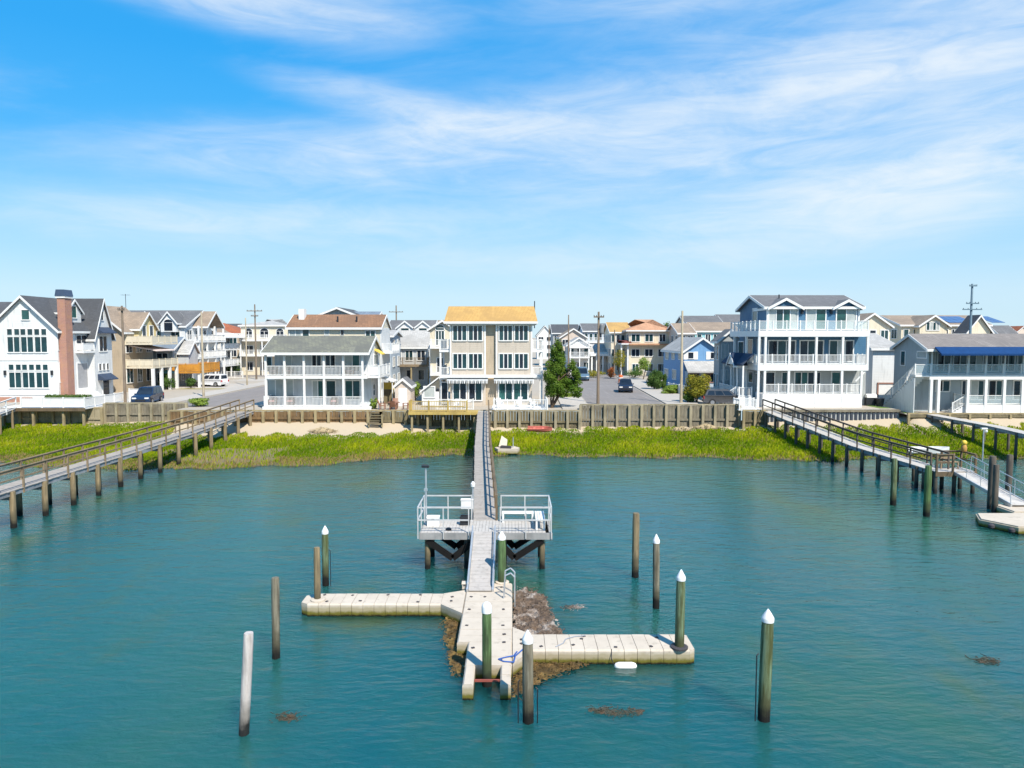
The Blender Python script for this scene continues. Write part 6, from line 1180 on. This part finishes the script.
# ================================================================== BOATS AND BEACH THINGS
def dinghy(label, x, y, z, rz, L_, w, d, m, tilt=0, name='dinghy', cat='boat', inner=None):
    h = thing(name, label, cat, (x, y, z), rz); h.rotation_euler = (tilt, 0, rz); b_ = MB(); k = 9; rows = []
    for i in range(k + 1):
        t = i / k; bw = w / 2 * (1 - max(0, (t - .5) / .5) ** 2.2 * .95); zz = d * (1 + .25 * t ** 2); x_ = -L_ / 2 + L_ * t
        rows.append([(x_, -bw, zz), (x_, -bw * .86, d * .35), (x_, -bw * .4, .0 + .1 * t ** 3), (x_, bw * .4, .0 + .1 * t ** 3), (x_, bw * .86, d * .35), (x_, bw, zz), (x_, bw * .88, zz - .005), (x_, bw * .7, d * .4), (x_, -bw * .7, d * .4), (x_, -bw * .88, zz - .005)])
    for r_ in rows: b_.v += r_
    for i in range(k): b_.f += [(i * 10 + j, i * 10 + (j + 1) % 10, (i + 1) * 10 + (j + 1) % 10, (i + 1) * 10 + j) for j in range(10)]
    b_.f += [tuple(range(10))[::-1], tuple(range(k * 10, k * 10 + 10))]; b_.f = [q[::-1] for q in b_.f]; b_.build('hull', m, h, local=True, smooth=True)
    for t in (-.22, .12): MB().box(t * L_ - .12, t * L_ + .12, -w * .36, w * .36, d * .72, d * .78).build('seat', inner or m, h, local=True)
dinghy('white skiff lying at the marsh edge behind the right pier', 34.9, 58.9, .2, R(-8), 3.0, 1.3, .55, white); dinghy('red kayak lying on the sand below the white railed deck', sx(540, 67.6), 67.4, marsh_z(2.6, 67.4) + .03, R(-10), 2.4, .75, .34, mat('faded_red', (.55, .16, .12), .6), R(18), 'kayak', 'kayak')
h = thing('jet_ski_dock', 'cream jet ski float with tilted white ramp aground right of the central pier', 'dock', (-.3, 60.6, .1))
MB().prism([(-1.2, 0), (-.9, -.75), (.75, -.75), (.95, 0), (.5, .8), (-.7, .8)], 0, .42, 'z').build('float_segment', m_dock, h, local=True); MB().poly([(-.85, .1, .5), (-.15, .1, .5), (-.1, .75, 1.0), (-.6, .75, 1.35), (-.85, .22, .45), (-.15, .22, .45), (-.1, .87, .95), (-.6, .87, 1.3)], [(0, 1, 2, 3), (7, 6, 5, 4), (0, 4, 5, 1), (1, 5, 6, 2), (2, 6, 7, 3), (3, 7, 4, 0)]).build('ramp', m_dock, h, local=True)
MB().prism([(-.7, -.5), (.2, -.62), (.25, -.4), (-.6, .05)], .423, .62, 'z').build('cradle', m_plug, h, local=True); MB().lathe([(.05, .42), (.04, 1.3)], (.4, .1), 8).build('post', alu, h, local=True)
h = thing('grill', 'dark barbecue grill under a white lid beside the slate blue house', 'grill', (sx(872.5, 74), 74, GZ)); MB().box(-.55, .55, -.3, .3, .1, .85).build('cabinet', dk, h, local=True); MB().prism([(-.32, .853), (.32, .853), (.28, 1.1), (.1, 1.22), (-.1, 1.22), (-.28, 1.1)], -.52, .52, 'x').build('lid', white, h, local=True); [MB().lathe([(.07, 0), (.07, .098)], (s_ * .45, 0), 8).build('foot', dk, h, local=True) for s_ in (-1, 1)]
h = thing('bin', 'dark round bin on the lawn right of the grill', 'bin', (sx(882, 73.4), 73.4, GZ)); MB().lathe([(.33, 0), (.42, .75)], n=16).build('drum', dk, h, local=True, smooth=True); MB().lathe([(.44, .753), (.44, .82), (.2, .9), (.02, .92)], n=16).build('lid', dk, h, local=True, smooth=True)
m_lawn = mat('lawn', (.10, .17, .03), .9, 'ground', (.14, .20, .05)); sheet('lawn', [(36.9, 71.0), (38.1, 71.0), (38.1, 77), (36.9, 77)], GZ + .008, m_lawn); sheet('lawn', [(38.4, 70.0), (40.4, 69.2), (39.4, 76), (38.4, 76)], 2.488, m_lawn); sheet('lawn', [(-46, 97), (-39.6, 97), (-39.6, 99), (-46, 99)], GZ + .008, mat('dry_lawn', (.34, .28, .12), .9, 'ground', (.25, .23, .09)))
h = thing('parasol', 'small closed teal parasol with white top at the cedar deck cottage', 'parasol', (sx(166, 99), 99, GZ)); MB().tube((0, 0, 0), (0, 0, 2.6), .04).build('pole', white, h, local=True); MB().lathe([(1.1, 2.1), (1.12, 2.15), (.35, 2.65), (.02, 2.8)], n=10).build('canopy', mat('teal_canvas', (.10, .35, .38), .8), h, local=True); MB().lathe([(.5, 2.585), (.02, 2.86)], n=10).build('top', white, h, local=True)
h = thing('fence', 'white picket fence before the house with red tile roof', 'fence', (sx(233, 124), 124, GZ)); railing(h, [(sx(226, 124), 124), (sx(242, 124), 124)], GZ, 1.15, white, 'bal', 1.4, pitch=.25)
h = thing('fence', 'white fence along the yard of the blue gabled house', 'fence', (26, 84, GZ)); railing(h, [(sx(669, 92), 92), (sx(680, 88), 88), (sx(706, 84), 84), (sx(719, 84), 84)], GZ, 1.25, white, 'solid', 1.7)
# ================================================================== UTILITY POLES
pole_w = mat('pole_wood', (.22, .17, .12), .85, 'wood', (.15, .115, .085)); pole_p = mat('pole_pale', (.42, .36, .26), .85, 'wood', (.33, .28, .2)); pole_s = mat('pole_steel_blue', (.10, .17, .22), .6)
def upole(label, p, Y_, top, m, arms=(), r=.15, gear=False):
    x = sx(p, Y_); zt_ = sz(top, Y_); h = thing('utility_pole', label, 'pole', (x, Y_, GZ)); H_ = zt_ - GZ
    MB().lathe([(r, -.1), (r * .62, H_), (r * .5, H_ + .03)], n=10).build('shaft', m, h, local=True, smooth=True)
    for q, wd in arms:
        z = sz(q, Y_) - GZ; MB().box(-wd / 2, wd / 2, -r * .9 - .1, -r * .9, z - .07, z + .07).build('cross_arm', m, h, local=True)
        for s_ in (-.46, -.22, .22, .46): MB().lathe([(.05, z + .073), (.05, z + .12), (.03, z + .2)], (s_ * wd, -r * .9 - .05), 6).build('insulator', dk, h, local=True)
    if gear: MB().lathe([(.2, H_ - 2.3), (.23, H_ - 2.2), (.23, H_ - 1.4), (.18, H_ - 1.3)], (.33, -.1), 12).build('transformer', mat('transformer_grey', (.2, .21, .22), .6), h, local=True); MB().box(0, .3, -.13, -.07, H_ - 1.9, H_ - 1.75).build('bracket', dk, h, local=True)
upole('brown utility pole with transformer behind the tall bulkhead at left of the right street', 598.5, 76, 312, pole_w, ((317, 1.1),), .17, True); upole('tan bare utility pole behind the tall bulkhead right of the right street', 682, 76, 311, pole_p, (), .17)
upole('brown utility pole beside the white gabled house', 123, 77, 306, pole_w, ((310, .7),), .16); upole('tan utility pole on the kerb left of the white suv', 202, 84, 312, pole_p, (), .15); upole('slim pale pole on the left street before the cream arched house', 246, 104, 318, pole_p, (), .13); upole('dark pole with raised cross arms before the cream arched house', 255.5, 120, 304.5, pole_w, ((311, 2.6), (316, 1.2)), .17)
upole('pole with cross arms rising behind the grey cottage', 396.5, 150, 305.5, pole_w, ((312, 3.0),), .2); upole('steel blue pole with three cross arms behind the awning house', 970, 96, 284, pole_s, ((286, 1.0), (303.5, 1.7), (309.5, 2.6)), .2); upole('dark pole beyond the green cedar', 568.5, 135, 315, pole_w, (), .17); upole('far thin pole in the gap right of the beige house', 549, 170, 325, pole_w, (), .17); upole('thin pole at the junction before the golden-roofed wing', 614.5, 128, 330, pole_w, (), .14)
h = thing('antenna', 'thin rooftop antenna above the tan house on the left street', 'antenna', (sx(127, 100), 100, 13.0)); MB().tube((0, 0, 0), (0, 0, sz(294, 100) - 13), .035).build('mast', dk, h, local=True); MB().bar((-.6, 0, sz(295, 100) - 13), (.6, 0, sz(295, 100) - 13), .03, .03).build('boom', dk, h, local=True); [MB().bar((t, -.4, sz(295, 100) - 13), (t, .4, sz(295, 100) - 13), .02, .02).build('element', dk, h, local=True) for t in (-.5, -.2, .2, .5)]
h = thing('utility_cabinet', 'orange road barrel at the junction of the right street', 'barrel', (sx(621, 112), 112, GZ)); MB().lathe([(.42, 0), (.36, .1), (.33, 1.1), (.2, 1.2)], n=14).build('body', mat('orange_plastic', (.6, .13, .03), .6), h, local=True, smooth=True); MB().lathe([(.352, .6), (.346, .8)], n=14).build('band', white, h, local=True)
h.name = 'road_barrel'
